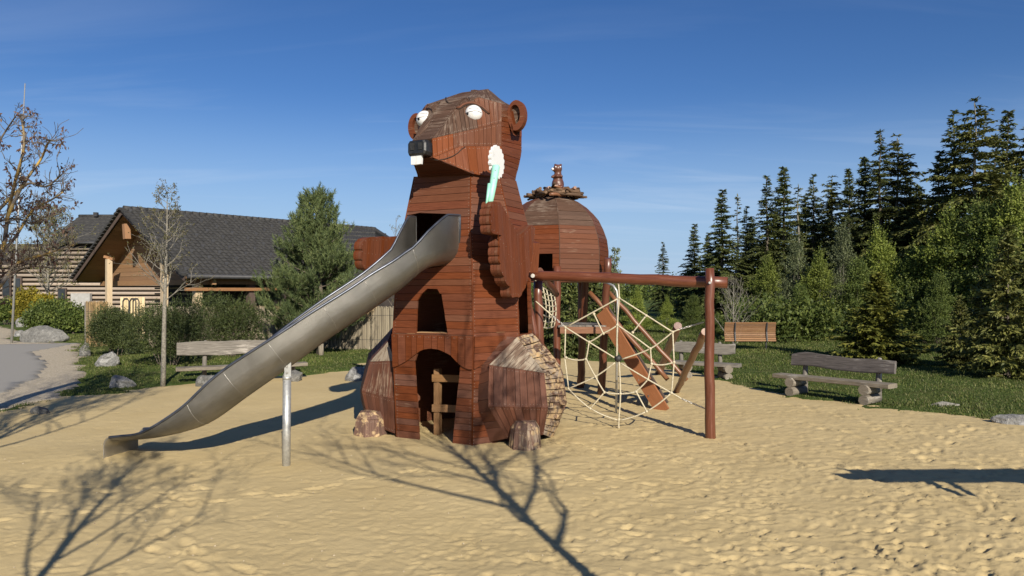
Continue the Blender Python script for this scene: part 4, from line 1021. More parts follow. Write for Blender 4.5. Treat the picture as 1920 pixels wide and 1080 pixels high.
for a, b in [((735, 355), (655, 455)), ((424, 345), (480, 462)), ((258, 605), (376, 614)), ((901, 632), (768, 642)), ((402, 908), (486, 812)), ((738, 925), (675, 808))]: rope([a, b], bow=.03 if b[0] in (376, 768) else 0)
for p in rays[0][:3]+rays[1][1:]+[r_[k] for r_ in rays[2:] for k in (0, 1)]+[(735, 355), (655, 455), (424, 345), (480, 462), (376, 614), (768, 642), (901, 632), (258, 605), (738, 925), (402, 908), (486, 812), (675, 808)]:
    mb = MB(); mb.sphere(web(*WX(*p)), .024, 10, 8); mb.build('knot', M['rope'], wb)
mb = MB(); mb.sphere(web(*WX(570, 612))+Vector((0, .03, 0)), .06, 14, 10); mb.build('hub', M['black_rubber'], wb)
for a, b in [((545, 605), (520, 590)), ((590, 640), (640, 680))]: pass
def chain(a, b, n):
    a = web(*WX(*a)); b = web(*WX(*b)); ch = MB(); n = int((b-a).length/.042)
    for k in range(n):
        c = a.lerp(b, (k+.5)/n); d = (b-a).normalized(); s = d.orthogonal().normalized(); u = d.cross(s); s = s if k % 2 else u
        ch.tube([c+d*.026*math.cos(t*math.pi/4)+s*.012*math.sin(t*math.pi/4) for t in range(9)], .0055, 5, cap=False)
    return ch.build('chain', M['chain'], wb)
for a, b in [((945, 850), (1085, 908)), ((930, 437), (1075, 395)), ((175, 355), (245, 415))]: chain(a, b, 10)
for a, b in [((893, 453), (930, 437)), ((885, 815), (945, 850)), ((245, 415), (255, 425)), ((78, 270), (175, 355))]: rope([a, b])
# bridge net between the two left posts
net = thing('rope_net', 'small hanging cream rope net between two posts beside the beaver', 'climbing net', P(1024, 615, 13.2))
def npnt(u, v):
    a = P(1004, 527, 12.5).lerp(P(1037, 545, 13.9), u); b = P(1004, 608, 12.6).lerp(P(1036, 612, 13.9), u); p = a.lerp(b, v)
    return p+Vector((.045*math.sin(v*math.pi)+.03*v, 0, -.05*math.sin(u*math.pi)))
for i in range(6):
    mb = MB(); mb.tube([npnt(i/5, v/8) for v in range(9)], .013, 6); mb.build('rope', M['rope'], net)
for j in range(8):
    mb = MB(); mb.tube([npnt(u/6, j/7) for u in range(7)], .013, 6); mb.build('rope', M['rope'], net)
# ------------------------------------------------------------------ benches
def wavy_plank(a, b, w, t, up, seed, taper=.1, n=14, wave=.03, round_=.5):
    """thick waney-edged plank from a to b, width direction up"""
    a = Vector(a); b = Vector(b); x = (b-a).normalized(); y = up.cross(x).normalized(); z = x.cross(y); mb = MB(); vs = []; us = []; L0 = (b-a).length
    for i in range(n+1):
        s = i/n; k = 1-taper*abs(2*s-1)**6; e1 = w/2*k*(1+.25*noise.noise(Vector((s*4, seed, 0))))+wave*noise.noise(Vector((s*2.2, seed, 4))); e0 = -w/2*k*(1+.2*noise.noise(Vector((s*4, seed, 9))))+wave*noise.noise(Vector((s*2.2, seed, 4)))
        c = a.lerp(b, s); ring_ = [(e0, -.38), (e0+.02, -.5), (e1-.02, -.5), (e1, -.35), (e1, .35), (e1-.02, .5), (e0+.02, .5), (e0, .38)]
        vs += [c+z*p+y*(q*t) for p, q in ring_]; us += [(s*L0+seed, p+q*t) for p, q in ring_]
    m = 8; fs = [[i*m+j, i*m+(j+1) % m, (i+1)*m+(j+1) % m, (i+1)*m+j] for i in range(n) for j in range(m)]+[list(range(m-1, -1, -1)), [n*m+j for j in range(m)]]
    mb.add(vs, fs, us); return mb
def bench(label, A, B, back_dir, m_back, m_seat, seat_h=.42, back_h=(.52, .82), seed=1.0, over=(.25, .25), logs=True, seatw=.36, backover=(.0, .0)):
    A = Vector(A); B = Vector(B); x = (B-A).normalized(); bd = Vector(back_dir).normalized(); up = Vector((0, 0, 1)); t = thing('log_bench', label, 'bench', (A+B)/2, 'log benches around the sand pit')
    wavy_plank(A-x*over[0]+up*seat_h, B+x*over[1]+up*seat_h, seatw, .085, bd, seed, .05, wave=.02).build('seat', M[m_seat], t)
    bo = bd*(seatw*.5+.10)
    wavy_plank(A-x*backover[0]+bo+bd*.06+up*(back_h[0]+back_h[1])/2, B+x*backover[1]+bo+bd*.06+up*(back_h[0]+back_h[1])/2, back_h[1]-back_h[0], .075, (up*1.0+bd*.18).normalized(), seed+3, .12, wave=.07).build('backrest', M[m_back], t)
    for p in (A+x*.15, B-x*.15):
        q = p+bo+bd*.12; mb = MB(); mb.tube([q-up*.15, q+up*.4, q+bd*.04+up*(back_h[1]-.03), q+bd*.04+up*(back_h[1]+.02)], [.06, .055, .05, .03], 10, wob=.08); mb.build('post', M['greywood'], t)
        if logs:
            for zc, rr in ((.27, .10), (.075, .095)):
                mb = MB(); c = p+up*zc; mb.tube([c-bd*.24, c+bd*.0, c+bd*.34], [rr, rr*1.03, rr], 14, wob=.05); mb.build('support_log', M['benchwood'], t)
    return t
bench('log bench with dark wavy backrest at the right, standing alone on the sand edge', Vector((5.86, 15.25, .02)), Vector((6.95, 13.72, .04)), (.78, .63, 0), 'darkgreywood', 'benchwood', .37, (.55, .83), 2.0, (.28, .30), backover=(.12, .2))
bench('grey log bench partly behind the stair, in front of the green shrubs', G(1275, 706), G(1372, 712), (-.05, 1, 0), 'greywood', 'greywood', .36, (.60, .88), 5.0, (.2, .2), backover=(.1, .2))
bench('pale lichen-spotted log bench on the lawn behind the slide', G(352, 722), G(548, 712), (.15, 1, 0), 'greywood', 'benchwood', .38, (.66, .99), 8.0, (.25, .35), logs=False, backover=(.42, .1))
# slatted lounger seen from behind
lo = P(1406, 640, 24.8); lo.z = float(lawn_h(np.array([lo.x]), np.array([lo.y]))[0]); lng = thing('slatted_lounger', 'brown slatted lounger bench seen from behind at the shrubs', 'bench', lo)
x0, x1 = P(1359, 0, 24.8).x, P(1455, 0, 24.8).x
for k in range(10):
    t = k/9; z = 1.08-.60*t; y = 24.8+.07*math.sin(t*3.1); mb = MB(); mb.box(((x0+x1)/2, y, z), (x1-x0, .03, .055), Matrix.Rotation(.5-t*.9, 3, 'X')); mb.build('slat', M['lslat'], lng)
for fx in (.2, .82):
    x = x0+(x1-x0)*fx; mb = MB(); mb.tube([(x, 24.88, 1.12), (x, 24.92, .9), (x, 24.93, .7), (x, 24.9, .5), (x, 24.88, .42), (x, 24.9, 0)], .025, 6); mb.build('support', M['zinc'], lng)
mb = MB()
for fx in (.2, .82):
    x = x0+(x1-x0)*fx; mb.beam((x, 24.76, 1.1), (x, 24.82, .78), .04, .03); mb.beam((x, 24.82, .78), (x, 24.76, .46), .04, .03)
mb.build('bracket', M['zinc'], lng)
# ------------------------------------------------------------------ rocks
def rock(label, c, size, mat='rock', seed=0, sub=3, facet=.55, rot=0, name='boulder', cat='rock'):
    bm = bmesh.new(); bmesh.ops.create_icosphere(bm, subdivisions=sub+1, radius=1); rnd = random.Random(seed)
    planes = [(Vector((rnd.uniform(-1, 1), rnd.uniform(-1, 1), rnd.uniform(-.3, 1))).normalized(), rnd.uniform(facet, .92)) for _ in range(11)]
    for v in bm.verts:
        p = v.co.copy()
        for n_, d in planes:
            k = p.dot(n_)
            if k > d: p -= n_*(k-d)
        p *= 1+.10*noise.noise(p*2.2+Vector((seed, 0, 0)))+.05*noise.noise(p*7+Vector((seed, 5, 0))); v.co = Vector((p.x*size[0]/2, p.y*size[1]/2, p.z*size[2]*.62))
    me = bpy.data.meshes.new(name); bm.to_mesh(me); bm.free(); me.materials.append(M[mat])
    o = link(name, me, None, (c[0], c[1], c[2]+size[2]*.32)); o.rotation_euler = (0, 0, rot); return tag(o, label, cat, 'boulders around the sand pit')
def rpx(label, x0, x1, y0, y1, mat, seed, dep=1.0, **k):
    c = G((x0+x1)/2, y1-2); s = c.y/FPX; w = (x1-x0)*s; h = (y1-y0)*s; c.y += w*dep*.3
    c.z = float(max(lawn_h(np.array([c.x]), np.array([c.y]))[0], 0))-.02; return rock(label, c, (w*1.04, w*dep, h), mat, seed, **k)
rpx('large dark grey boulder beside the asphalt path', 28, 119, 609, 645, 'rock_dark', 4, .6)
rpx('white and grey pointed boulder in front of the shrubs', 172, 218, 655, 690, 'rock', 12, .8)
rpx('rounded white grey boulder lying near the sand edge on the left', 195, 249, 703, 731, 'rock', 23, .7)
rpx('squat brown grey block at the corner of the shrub bed', 145, 168, 643, 670, 'rock_dark', 31, 1, facet=.5)
rpx('round dark boulder under the left end of the lichen-spotted bench', 362, 412, 699, 727, 'rock_dark', 43, .8)
rpx('brown boulder under the right end of the lichen-spotted bench', 527, 568, 690, 718, 'rock_dark', 51, .8)
rpx("pale boulder half in the beaver's shadow, left of the beaver", 645, 690, 686, 718, 'rock', 62, .9)
rpx('grey boulder at the right edge of the sand', 1872, 1935, 772, 799, 'rock', 71, .8)
rpx('small grey boulder on the grass behind the large dark one', 26, 52, 596, 616, 'rock', 83, .8)
rpx('low grey stone touching the left end of the large dark boulder', 22, 44, 618, 634, 'rock', 95, .8)
rpx('dark stone right of the large boulder at the young tree', 99, 124, 611, 623, 'rock_dark', 101, .8)
rpx('small pale stone beside the yellow shrubs', 52, 64, 563, 578, 'rock', 103, .8)
rpx('long flat grey stone at the far left of the grass', 4, 28, 598, 606, 'rock', 105, .8)
rpx('flat pale slab lying in the grass right of the dark-backed bench', 1738, 1802, 755, 765, 'rock_flat', 113, .5, facet=.45, name='flat_stone', cat='stone')
rpx('low brown stone half sunk at the far left sand edge', 46, 92, 757, 779, 'rock_dark', 121, .6)
# ------------------------------------------------------------------ buildings
def bldg():
    k = 1.3; ap = Vector((-16.2*k, 30*k, 5.6 if False else CAMZ+3.4*k)); rd = Vector((8.5, 10, 0)).normalized(); pd = Vector((rd.y, -rd.x, 0))
    hw = 5.6*k; zr = CAMZ+3.4*k; ze = CAMZ+.53*k; Lr = 13.4*k
    b = thing('timber_pavilion', 'open timber pavilion with dark tiled gable roof behind the reed fence', 'building', (ap.x, ap.y, 0))
    sv = (pd*hw+Vector((0, 0, ze-zr))); sl_ = sv.length; sd = sv.normalized(); nrm = rd.cross(sd); nrm = nrm if nrm.z > 0 else -nrm
    A = Vector((ap.x, ap.y, zr)); A0_ = A-rd*.0
    # tiles: overlapping wavy rows, real geometry
    tw, tl = .30, .36; nr = int(sl_/tl)+1; nc = int(Lr/tw)
    V = []; F = []; up = nrm
    wave = [0, .05, .065, .03, 0]
    for r in range(nr):
        for c in range(nc):
            b0 = len(V)
            jit = random.uniform(-.006, .006)
            for e, (d, h) in enumerate(((r*tl, .0), ((r+1)*tl+.03, .045))):
                for q in range(5):
                    V.append(A+rd*(c*tw+q*tw/4)+sd*min(d, sl_+.05)+up*(h+wave[q]+.02+jit))
            V += [A+rd*(c*tw+q*tw/4)+sd*min((r+1)*tl+.03, sl_+.05)+up*(wave[q]*.5-.005) for q in range(5)]
            for q in range(4): F.append([b0+q, b0+q+1, b0+5+q+1, b0+5+q]); F.append([b0+5+q, b0+6+q, b0+11+q, b0+10+q])
    org = ORG[b.name]; o = link('roof_tile', npmesh('roof_tile', [v-org for v in V], F, M['tile']), b); o['kind'] = 'stuff'; print('tiles', len(F))
    # snow guards
    sg = MB()
    for r in range(1, nr, 2):
        for c in range(((r//2)*2) % 5, nc, 5):
            p = A+rd*(c*tw+.1)+sd*(r*tl)+up*.08; sg.add([p, p+rd*.15, p+rd*.15+sd*.02+up*.13, p+sd*.02+up*.13, p+sd*.13, p+rd*.15+sd*.13], [[0, 1, 2, 3], [3, 2, 5, 4], [0, 3, 4], [1, 5, 2]])
    sg.build('snow_guard', M['zinc'], b, kind='stuff')
    sdl = (-pd*hw+Vector((0, 0, ze-zr))); sl2 = sdl.normalized(); n2 = rd.cross(sl2); n2 = n2 if n2.z > 0 else -n2
    mb = MB(); mb.prism([A+n2*.05, A+sdl+n2*.05, A+sdl+rd*Lr+n2*.05, A+rd*Lr+n2*.05], -n2*.12); mb.build('rear_roof_slope', M['tile'], b)
    mb = MB(); mb.prism([A-up*.02, A+sv-up*.02, A+sv+rd*Lr-up*.02, A+rd*Lr-up*.02], -up*.10); mb.build('roof_deck', M['ceil'], b)
    nri = int(Lr/.42)
    for i in range(nri):
        mb = MB(); p = A+rd*(i*.42)+Vector((0, 0, .05)); mb.tube([p, p+rd*.44], [.15, .13], 8); mb.build('ridge_tile', M['tile'], b)
    # barge boards and stepped verge tiles
    for v_, nn in ((sv, up), (sdl, n2)):
        mb = MB(); mb.beam(A-rd*.05-nn*.10, A+v_-rd*.05-nn*.10, .05, .30, nn); mb.build('barge_board', M['fascia'], b)
        nv = int(v_.length/.36)
        for i in range(nv):
            p = A+v_*(i/nv)-rd*.12; q = A+v_*((i+1)/nv)-rd*.12; mb = MB(); mb.beam(p+nn*.03, q+nn*.09, .22, .12, nn); mb.build('verge_tile', M['tile'], b)
    # boarded soffit of the open gable
    for v_, nn in ((sv, up), (sdl, n2)):
        nb = 16
        for i in range(nb):
            a = A+v_*(i/nb)-nn*.135; c = A+v_*((i+1)/nb)-nn*.135; mb = MB(); mb.prism([a+rd*.1, c+rd*.1-v_.normalized()*.012, c+rd*5.2-v_.normalized()*.012, a+rd*5.2], -nn*.02); mb.build('soffit_board', M['ceil'], b)
    # recessed gable wall of horizontal boards
    wz = ze-.1; G0 = A+rd*1.6
    for i in range(14):
        z0 = wz+i*(zr-wz-.3)/14; z1 = wz+(i+1)*(zr-wz-.3)/14; f0 = (zr-z0)/(zr-ze)*hw-.25; f1 = (zr-z1)/(zr-ze)*hw-.25
        mb = MB(); c = Vector((G0.x, G0.y, 0)); mb.prism([c-pd*f0+Vector((0, 0, z0)), c+pd*f0+Vector((0, 0, z0)), c+pd*f1+Vector((0, 0, z1-.012)), c-pd*f1+Vector((0, 0, z1-.012))], rd*.03); mb.build('gable_board', M['ceil'], b)
    mb = MB(); c = Vector((G0.x, G0.y, wz-.15)); mb.beam(c-pd*(hw-.2)-rd*.1, c+pd*(hw-.2)-rd*.1, .2, .28); mb.build('tie_beam', M['ceil'], b)
    # posts
    A2 = Vector((ap.x, ap.y, 0))
    def post(p, h, w=.28, m='pale_pine'):
        mb = MB(); mb.beam(p-Vector((0, 0, .1)), Vector((p.x, p.y, h)), w, w, rd); return mb.build('post', M[m], b)
    def at_px(px, dist):     # a point dist along rd from the gable line whose picture x is px
        q = (px-960)/FPX; o_ = A2+rd*dist; t = (q*o_.y-o_.x)/(pd.x-q*pd.y); return o_+pd*t
    pL = at_px(204, .5); post(pL, P(204, 486, pL.y).z); pR_ = at_px(308, .5); post(pR_, P(308, 486, pR_.y).z)
    mb = MB(); mb.beam(P(196, 481, pL.y), P(213, 486, pL.y), .22, .14); mb.build('bracket', M['larch'], b)
    mb = MB(); mb.beam(P(236, 420, ap.y+.3), P(238, 448, ap.y+.3), .3, .3, rd); mb.build('king_post', M['larch'], b)
    for q in (370, 470, 530, 600):
        # eave posts along the right side
        e0 = A+sv-pd*.8; qq = (q-960)/FPX; t = (qq*e0.y-e0.x)/(rd.x-qq*rd.y); pp = e0+rd*t; post(Vector((pp.x, pp.y, 0)), ze-.35, .34, 'pale_pine' if q == 370 else 'fascia')
    e1 = A+sv-pd*.55
    mb = MB(); mb.beam(Vector((e1.x, e1.y, ze-.22))+rd*.2, Vector((e1.x, e1.y, ze-.22))+rd*Lr, .2, .30); mb.build('eave_beam', M['larch'], b)
    mb = MB(); mb.beam(Vector((e1.x, e1.y, ze-.62))+rd*.2, Vector((e1.x, e1.y, ze-.62))+rd*Lr, .15, .16); mb.build('eave_beam', M['larch'], b)
    gz = A+sv+pd*.12+up*.0; mb = MB(); mb.tube([gz, gz+rd*Lr], .11, 8); mb.build('gutter', M['zinc'], b)
    # inner walls, partly dark
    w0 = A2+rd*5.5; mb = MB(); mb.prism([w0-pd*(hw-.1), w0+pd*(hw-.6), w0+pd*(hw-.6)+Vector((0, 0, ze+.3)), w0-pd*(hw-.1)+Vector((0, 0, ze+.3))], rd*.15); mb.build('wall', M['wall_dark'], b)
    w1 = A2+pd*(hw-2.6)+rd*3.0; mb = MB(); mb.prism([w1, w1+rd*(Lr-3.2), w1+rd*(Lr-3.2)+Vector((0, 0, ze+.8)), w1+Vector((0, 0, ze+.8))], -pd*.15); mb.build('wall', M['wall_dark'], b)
    for i, z in enumerate((1.15, 1.5, 2.0, 2.35)):
        mb = MB(); o_ = w0-rd*1.0; mb.beam(o_-pd*(hw-.8)+Vector((0, 0, z)), o_+pd*(hw-1.6)+Vector((0, 0, z)), .12, .10); mb.build('rail', M['wall_log'], b)
    return b
bldg()
def bldg2():
    Y0 = 58.0; x0, x1 = P(-120, 0, Y0).x, P(214, 0, Y0).x; xw = P(350, 0, Y0).x; b = thing('log_lodge', 'log lodge with striped pale wall and dark tiled roof at the far left', 'building', ((x0+x1)/2, Y0, 0))
    ze = P(0, 456, Y0).z; zr = P(0, 415, Y0+3).z
    xl = P(92, 0, Y0).x
    # roof
    V = []; F = []
    tw = .36; nc = int((x1+.6-xl)/tw); nr = 9; Y1 = Y0+4.6
    for r in range(nr):
        for c in range(nc):
            b0 = len(V)
            for e in (0, 1):
                t = (r+e)/nr; z = ze+(zr+.5-ze)*t; y = Y0-.6+(Y1-Y0)*t
                for q in range(4): V.append((xl+c*tw+q*tw/3-b.location.x, y-Y0, z+(0 if e else .07)+[0, .05, .05, 0][q]))
            V += [(V[b0+q][0], V[b0+q][1], V[b0+q][2]-.09) for q in range(4)]
            for q in range(3): F += [[b0+q, b0+q+1, b0+5+q, b0+4+q], [b0+8+q, b0+9+q, b0+1+q, b0+q]]
    o = link('roof_tile', npmesh('roof_tile', V, F, M['tile']), b); o['kind'] = 'stuff'
    mb = MB(); mb.tube([(xl, Y1-.6, zr+.55), (x1+.6, Y1-.6, zr+.55)], .14, 8); mb.build('ridge', M['tile'], b)
    mb = MB(); mb.box((P(192, 0, Y1).x, Y1-1, zr+.65), (.3, .3, .35)); mb.build('roof_vent', M['zinc'], b)
    mb = MB(); mb.tube([(xl, Y0-.7, ze), (x1+.6, Y0-.7, ze)], .11, 8); mb.build('gutter', M['zinc'], b)
    z = .9; i = 0
    while z < ze-.15:
        mb = MB(); r = .13; xa = x0 if z < P(0, 495, Y0).z else P(60+random.uniform(-8, 10), 0, Y0).x; mb.tube([(xa, Y0, z), ((xa+xw)/2, Y0, z+.01), (xw, Y0, z)], r, 8); mb.build('wall_log', M['wall_log'], b); z += .36; i += 1
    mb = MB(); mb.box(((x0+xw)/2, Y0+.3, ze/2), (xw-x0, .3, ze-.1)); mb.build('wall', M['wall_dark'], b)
    for (a, c, t, bt, m) in [(4, 20, 520, 556, 'glass'), (28, 40, 520, 556, 'glass'), (108, 124, 540, 562, 'glass')]:
        mb = MB(); pa, pc = P(a, t, Y0-.3), P(c, bt, Y0-.3); mb.box(((pa.x+pc.x)/2, Y0-.25, (pa.z+pc.z)/2), (abs(pc.x-pa.x), .12, abs(pa.z-pc.z))); w = mb.build('window_frame', M['fascia'], b)
        mb = MB(); mb.box(((pa.x+pc.x)/2, Y0-.33, (pa.z+pc.z)/2), (abs(pc.x-pa.x)-.16, .06, abs(pa.z-pc.z)-.16)); mb.build('pane', M['glass'], w)
    pa, pc = P(126, 550, Y0-1), P(162, 568, Y0-1); mb = MB(); mb.box(((pa.x+pc.x)/2, Y0-.4, (pa.z+0)/2), (pc.x-pa.x, .3, pa.z)); mb.build('plaster_plinth', M['plaster'], b)
bldg2()
# second lodge roof left
def bldg3():
    Y0 = 66; b = thing('far_cabin', 'dark brown cabin half hidden behind the branches at the left edge', 'building', (P(20, 0, Y0).x, Y0, 0))
    xa, xb = P(-160, 0, Y0).x, P(75, 0, Y0).x; z1, z2 = P(0, 500, Y0).z, P(0, 468, Y0+4).z
    mb = MB(); mb.prism([Vector((xa, Y0-1, z1)), Vector((xb, Y0-1, z1)), Vector((xb-1.5, Y0+4, z2)), Vector((xa, Y0+4, z2))], Vector((0, 0, -.15))); mb.build('roof', M['fascia'], b)
    mb = MB(); mb.box(((xa+xb)/2, Y0+.5, z1/2), (xb-xa-1, .4, z1-.1)); mb.build('wall', M['wall_log'], b)
    for q in (8, 24, 44):
        p = P(q, 535, Y0); mb = MB(); mb.box((p.x, Y0+.26, 1.4), (.5, .08, 1.5)); mb.build('window', M['glass'], b)
bldg3()
# roof hipped end past the pine (same complex further right)
def bldg4():
    Y0 = 44; b = thing('low_tiled_roof_building', 'low building with dark tiled roof showing between the pine and the slide', 'building', (P(690, 0, Y0).x, Y0, 0))
    a, c, d, e = P(640, 428, Y0+3), P(704, 431, Y0+3), P(728, 447, Y0), P(752, 466, Y0-3)
    V = []; F = []; n = 11
    top = [a, a.lerp(c, .5), c, d]; bot = [P(640, 524, Y0-8), P(690, 524, Y0-7.6), P(740, 523, Y0-7), P(775, 522, Y0-6)]
    for r in range(n):
        for q in range(34):
            b0 = len(V); u0, u1 = q/34, (q+1)/34
            for t, h in ((r/n, 0), ((r+1)/n+.008, .07)):
                for u, hh in ((u0, 0), ((u0+u1)/2, .05), (u1, 0)): V.append(polyat(top, u).lerp(polyat(bot, u), t)+Vector((0, -.05, h+hh)))
            V += [V[b0+3+k]-Vector((0, 0, .08)) for k in range(3)]
            for k in range(2): F += [[b0+k, b0+k+1, b0+4+k, b0+3+k], [b0+3+k, b0+4+k, b0+7+k, b0+6+k]]
    org = ORG[b.name]; o = link('roof_tile', npmesh('roof_tile', [v-org for v in V], F, M['tile']), b); o['kind'] = 'stuff'
    mb = MB(); mb.tube([a, c, d, e], .14, 8); mb.build('ridge', M['tile'], b)
    w0, w1 = P(645, 0, Y0-7), P(780, 0, Y0-5); mb = MB(); mb.prism([Vector((w0.x, w0.y, 0)), Vector((w1.x, w1.y, 0)), Vector((w1.x, w1.y, 2.7)), Vector((w0.x, w0.y, 2.7))], Vector((0, .2, 0))); mb.build('wall', M['wall_dark'], b)
    mb = MB(); mb.prism([a-Vector((0, 0, .2)), bot[0]-Vector((0, 0, .2)), bot[-1]-Vector((0, 0, .2)), d-Vector((0, 0, .2))], Vector((0, 0, -.1))); mb.build('roof_deck', M['fascia'], b)
bldg4()
# ------------------------------------------------------------------ reed fences
def reed_fence(label, pa, pb, h0, h1, n, pan=6):
    pa = Vector(pa); pb = Vector(pb); t = thing('reed_fence', label, 'fence', (pa+pb)/2, None); m = MB(); d = (pb-pa); nrm = Vector((-d.y, d.x, 0)).normalized()
    for i in range(n):
        s = (i+random.random())/n; p = pa.lerp(pb, s)+nrm*random.uniform(-.025, .025); h = (h0*(1-s)+h1*s)*(1+random.uniform(-.05, .03)); r = random.uniform(.007, .013); le = Vector((random.uniform(-.03, .03), 0, 0))
        vs = []
        for z, o_ in ((0.0, Vector()), (h, le)):
            for k in range(3): a = k*2.094+i; vs.append(p+o_+Vector((math.cos(a)*r, math.sin(a)*r, z)))
        m.add(vs, [[0, 1, 4, 3], [1, 2, 5, 4], [2, 0, 3, 5]])
    m.build('reeds', M['reed'], t, kind='stuff')
    for i in range(pan+1):
        p = pa.lerp(pb, i/pan)+nrm*.06; mb = MB(); mb.tube([p, p+Vector((0, 0, h0*1.0))], .045, 8); mb.build('post', M['greywood'], t)
    for z in (.4, h0*.8):
        mb = MB(); mb.tube([pa+Vector((0, 0, z))-nrm*.03, pb+Vector((0, 0, z))-nrm*.03], .006, 5); mb.build('wire', M['zinc'], t)
f1_, f2_ = G(740, 656), G(560, 655); 
reed_fence('golden brown reed fence behind the slide and the beaver', G(585, 656), G(775, 658), 1.62, 1.58, 900, 5)
reed_fence('grey weathered reed fence behind the dark shrubs', G(280, 654), G(584, 655), 1.55, 1.62, 1300, 8)
reed_fence('short reed screen at the left corner of the pavilion', G(162, 652), G(201, 650), 1.75, 1.75, 260, 2)
# light wooden cabinet with dark hoops
cb = P(250, 592, 31.5); cb.z = 0; cab = thing('wooden_bin_enclosure', 'cream boarded bin enclosure with dark hoops beside the pavilion post', 'bin enclosure', cb)
xa, xb = P(226, 0, 31.5).x, P(272, 0, 31.5).x
for i in range(8):
    mb = MB(); w = (xb-xa)/8; mb.box((xa+w*(i+.5), 31.5, .97), (w*.93, .05, 1.9)); mb.build('board', M['cream'], cab)
for xx in (228, 241, 247):
    mb = MB(); p = P(xx, 0, 31.3); mb.tube([(p.x, 31.4, 0), (p.x, 31.4, 1.75), (p.x+.06, 31.4, 1.86), (p.x+.2, 31.4, 1.86), (p.x+.26, 31.4, 1.75), (p.x+.26, 31.4, 0)], .022, 6); mb.build('hoop', M['zinc'], cab)
# thin mast behind the left tree
mst = G(28, 640); mst = Vector((P(22, 0, 30).x, 30, 0)); ms = MB(); ms.tube([mst, P(46, 156, 30)], [.05, .02], 8); tag(ms.build('flag_mast', M['pole_steel'], None, tuple(mst)), 'thin grey mast rising behind the lichen tree at the left edge', 'mast')
# ------------------------------------------------------------------ vegetation
def rh(C_, U, Vv):
    """rhombic leaves: centre, half length vector, half width vector"""
    n = len(C_); V = np.stack([C_-U, C_+Vv-U*.1, C_+U, C_-Vv-U*.1], 1).reshape(-1, 3); i = np.arange(n)*4
    return V, np.stack([i, i+1, i+2, i+3], -1)
def unit(a): return a/np.maximum(np.linalg.norm(a, axis=-1, keepdims=True), 1e-9)
def rv(n, s=1): return RNG.normal(0, s, (n, 3))
def leafobj(name, parts, mat, parent):
    Vs = []; Fs = []; b = 0
    for C_, U, W_ in parts:
        V, F = rh(C_, U, W_); Vs.append(V); Fs.append(F+b); b += len(V)
    return link(name, npmesh(name, np.concatenate(Vs), np.concatenate(Fs), mat), parent)
def spruce(H, R, seed, mat, gaps=.1, lowest=.08, step=.30, nb=7, droop=.35, name='spruce_tree', label='', group=None, sz=1.0, upturn=.0, bark='bark', top_pow=.85, dens=1.0):
    global RNG
    RNG = np.random.default_rng(seed); rnd = random.Random(seed); t = thing(name, label, 'tree', (0, 0, 0), group)
    tr = MB(); path = [Vector((.04*math.sin(z*1.3+seed)*z*.1, .04*math.cos(z*.9)*z*.1, z)) for z in np.linspace(-.2, H, 12)]; rr = [max(.012, .022*H*(1-i/11)**.9*.55) for i in range(12)]; tr.tube(path, rr, 7)
    Cs = []; Us = []; Ws = []; z = H*lowest
    while z < H-.1:
        f = 1-(z-H*lowest)/(H*(1-lowest)); l0 = R*(f**(top_pow+.25*(f < .5)))*(.92 if f < .95 else .75)+.07
        for k in range(nb):
            if rnd.random() < gaps+.18*max(0, .5-f): continue
            az = rnd.random()*2*math.pi; l = l0*rnd.uniform(.45, 1.25); dr_ = droop*rnd.uniform(.6, 1.4)*(.3+f); up0 = .35*(1-f)+.05+rnd.uniform(-.22, .26)
            zj = z+rnd.uniform(-.9, .9)*step*1.4
            def bp(s): return np.stack([np.cos(az)*s, np.sin(az)*s, zj+up0*s-dr_*s*s/max(l, .3)+upturn*(s/l)**3*l], -1)
            if l > .5: tr.tube([Vector(bp(np.array(s))) for s in (0., l*.4, l*.75, l)], [max(.008, .018*l), .012*l**.5, .008, .005], 4, cap=False)
            m = max(4, int(l/.078/sz*dens)); s = np.linspace(.12*l if l > 1 else .03, l, m)+RNG.normal(0, .02, m); c = bp(s)
            tan = unit(bp(s+.05)-c); side = np.array([-np.sin(az), np.cos(az), 0]); q = s/l; tl = (.12+.22*l*.35*(1-q)**.8+.04)*sz
            for sg in (-1, 1):
                d = unit(tan*.75+side*sg*RNG.uniform(.5, 1.1, (m, 1))+np.array([0, 0, 1])*(RNG.normal(-.10, .42, (m, 1)))); L_ = tl*RNG.uniform(.7, 1.3, m)
                w = unit(np.cross(d, rv(m, .6)+np.array([0, 0, 1.])))
                Cs.append(c+d*L_[:, None]*.85); Us.append(d*L_[:, None]); Ws.append(w*(.055*sz+.02*L_)[:, None])
                # secondary needle sprays hanging under the twig
                d2 = unit(d*.6+tan*.3+np.array([0, 0, -.55])+rv(m, .3)); L2 = L_*.6; w2 = unit(np.cross(d2, rv(m)))
                Cs.append(c+d*L_[:, None]*RNG.uniform(.4, 1.4, (m, 1))+d2*L2[:, None]*.6); Us.append(d2*L2[:, None]); Ws.append(w2*(.045*sz+.0*L2)[:, None])
            Cs.append(c); Us.append(tan*.12*sz); Ws.append(unit(np.cross(tan, rv(m)))*.05*sz)
        z += step*rnd.uniform(.7, 1.3)*(1 if f > .3 else .8)
    top = np.array([[0, 0, H-.12*i] for i in range(6)]); Cs.append(top); Us.append(unit(rv(6, .4)+np.array([0, 0, 1]))*.18); Ws.append(unit(rv(6))*.04)
    tr.build('trunk', M[bark], t)
    leafobj('crown', [(np.concatenate(Cs), np.concatenate(Us), np.concatenate(Ws))], M[mat], t); return t
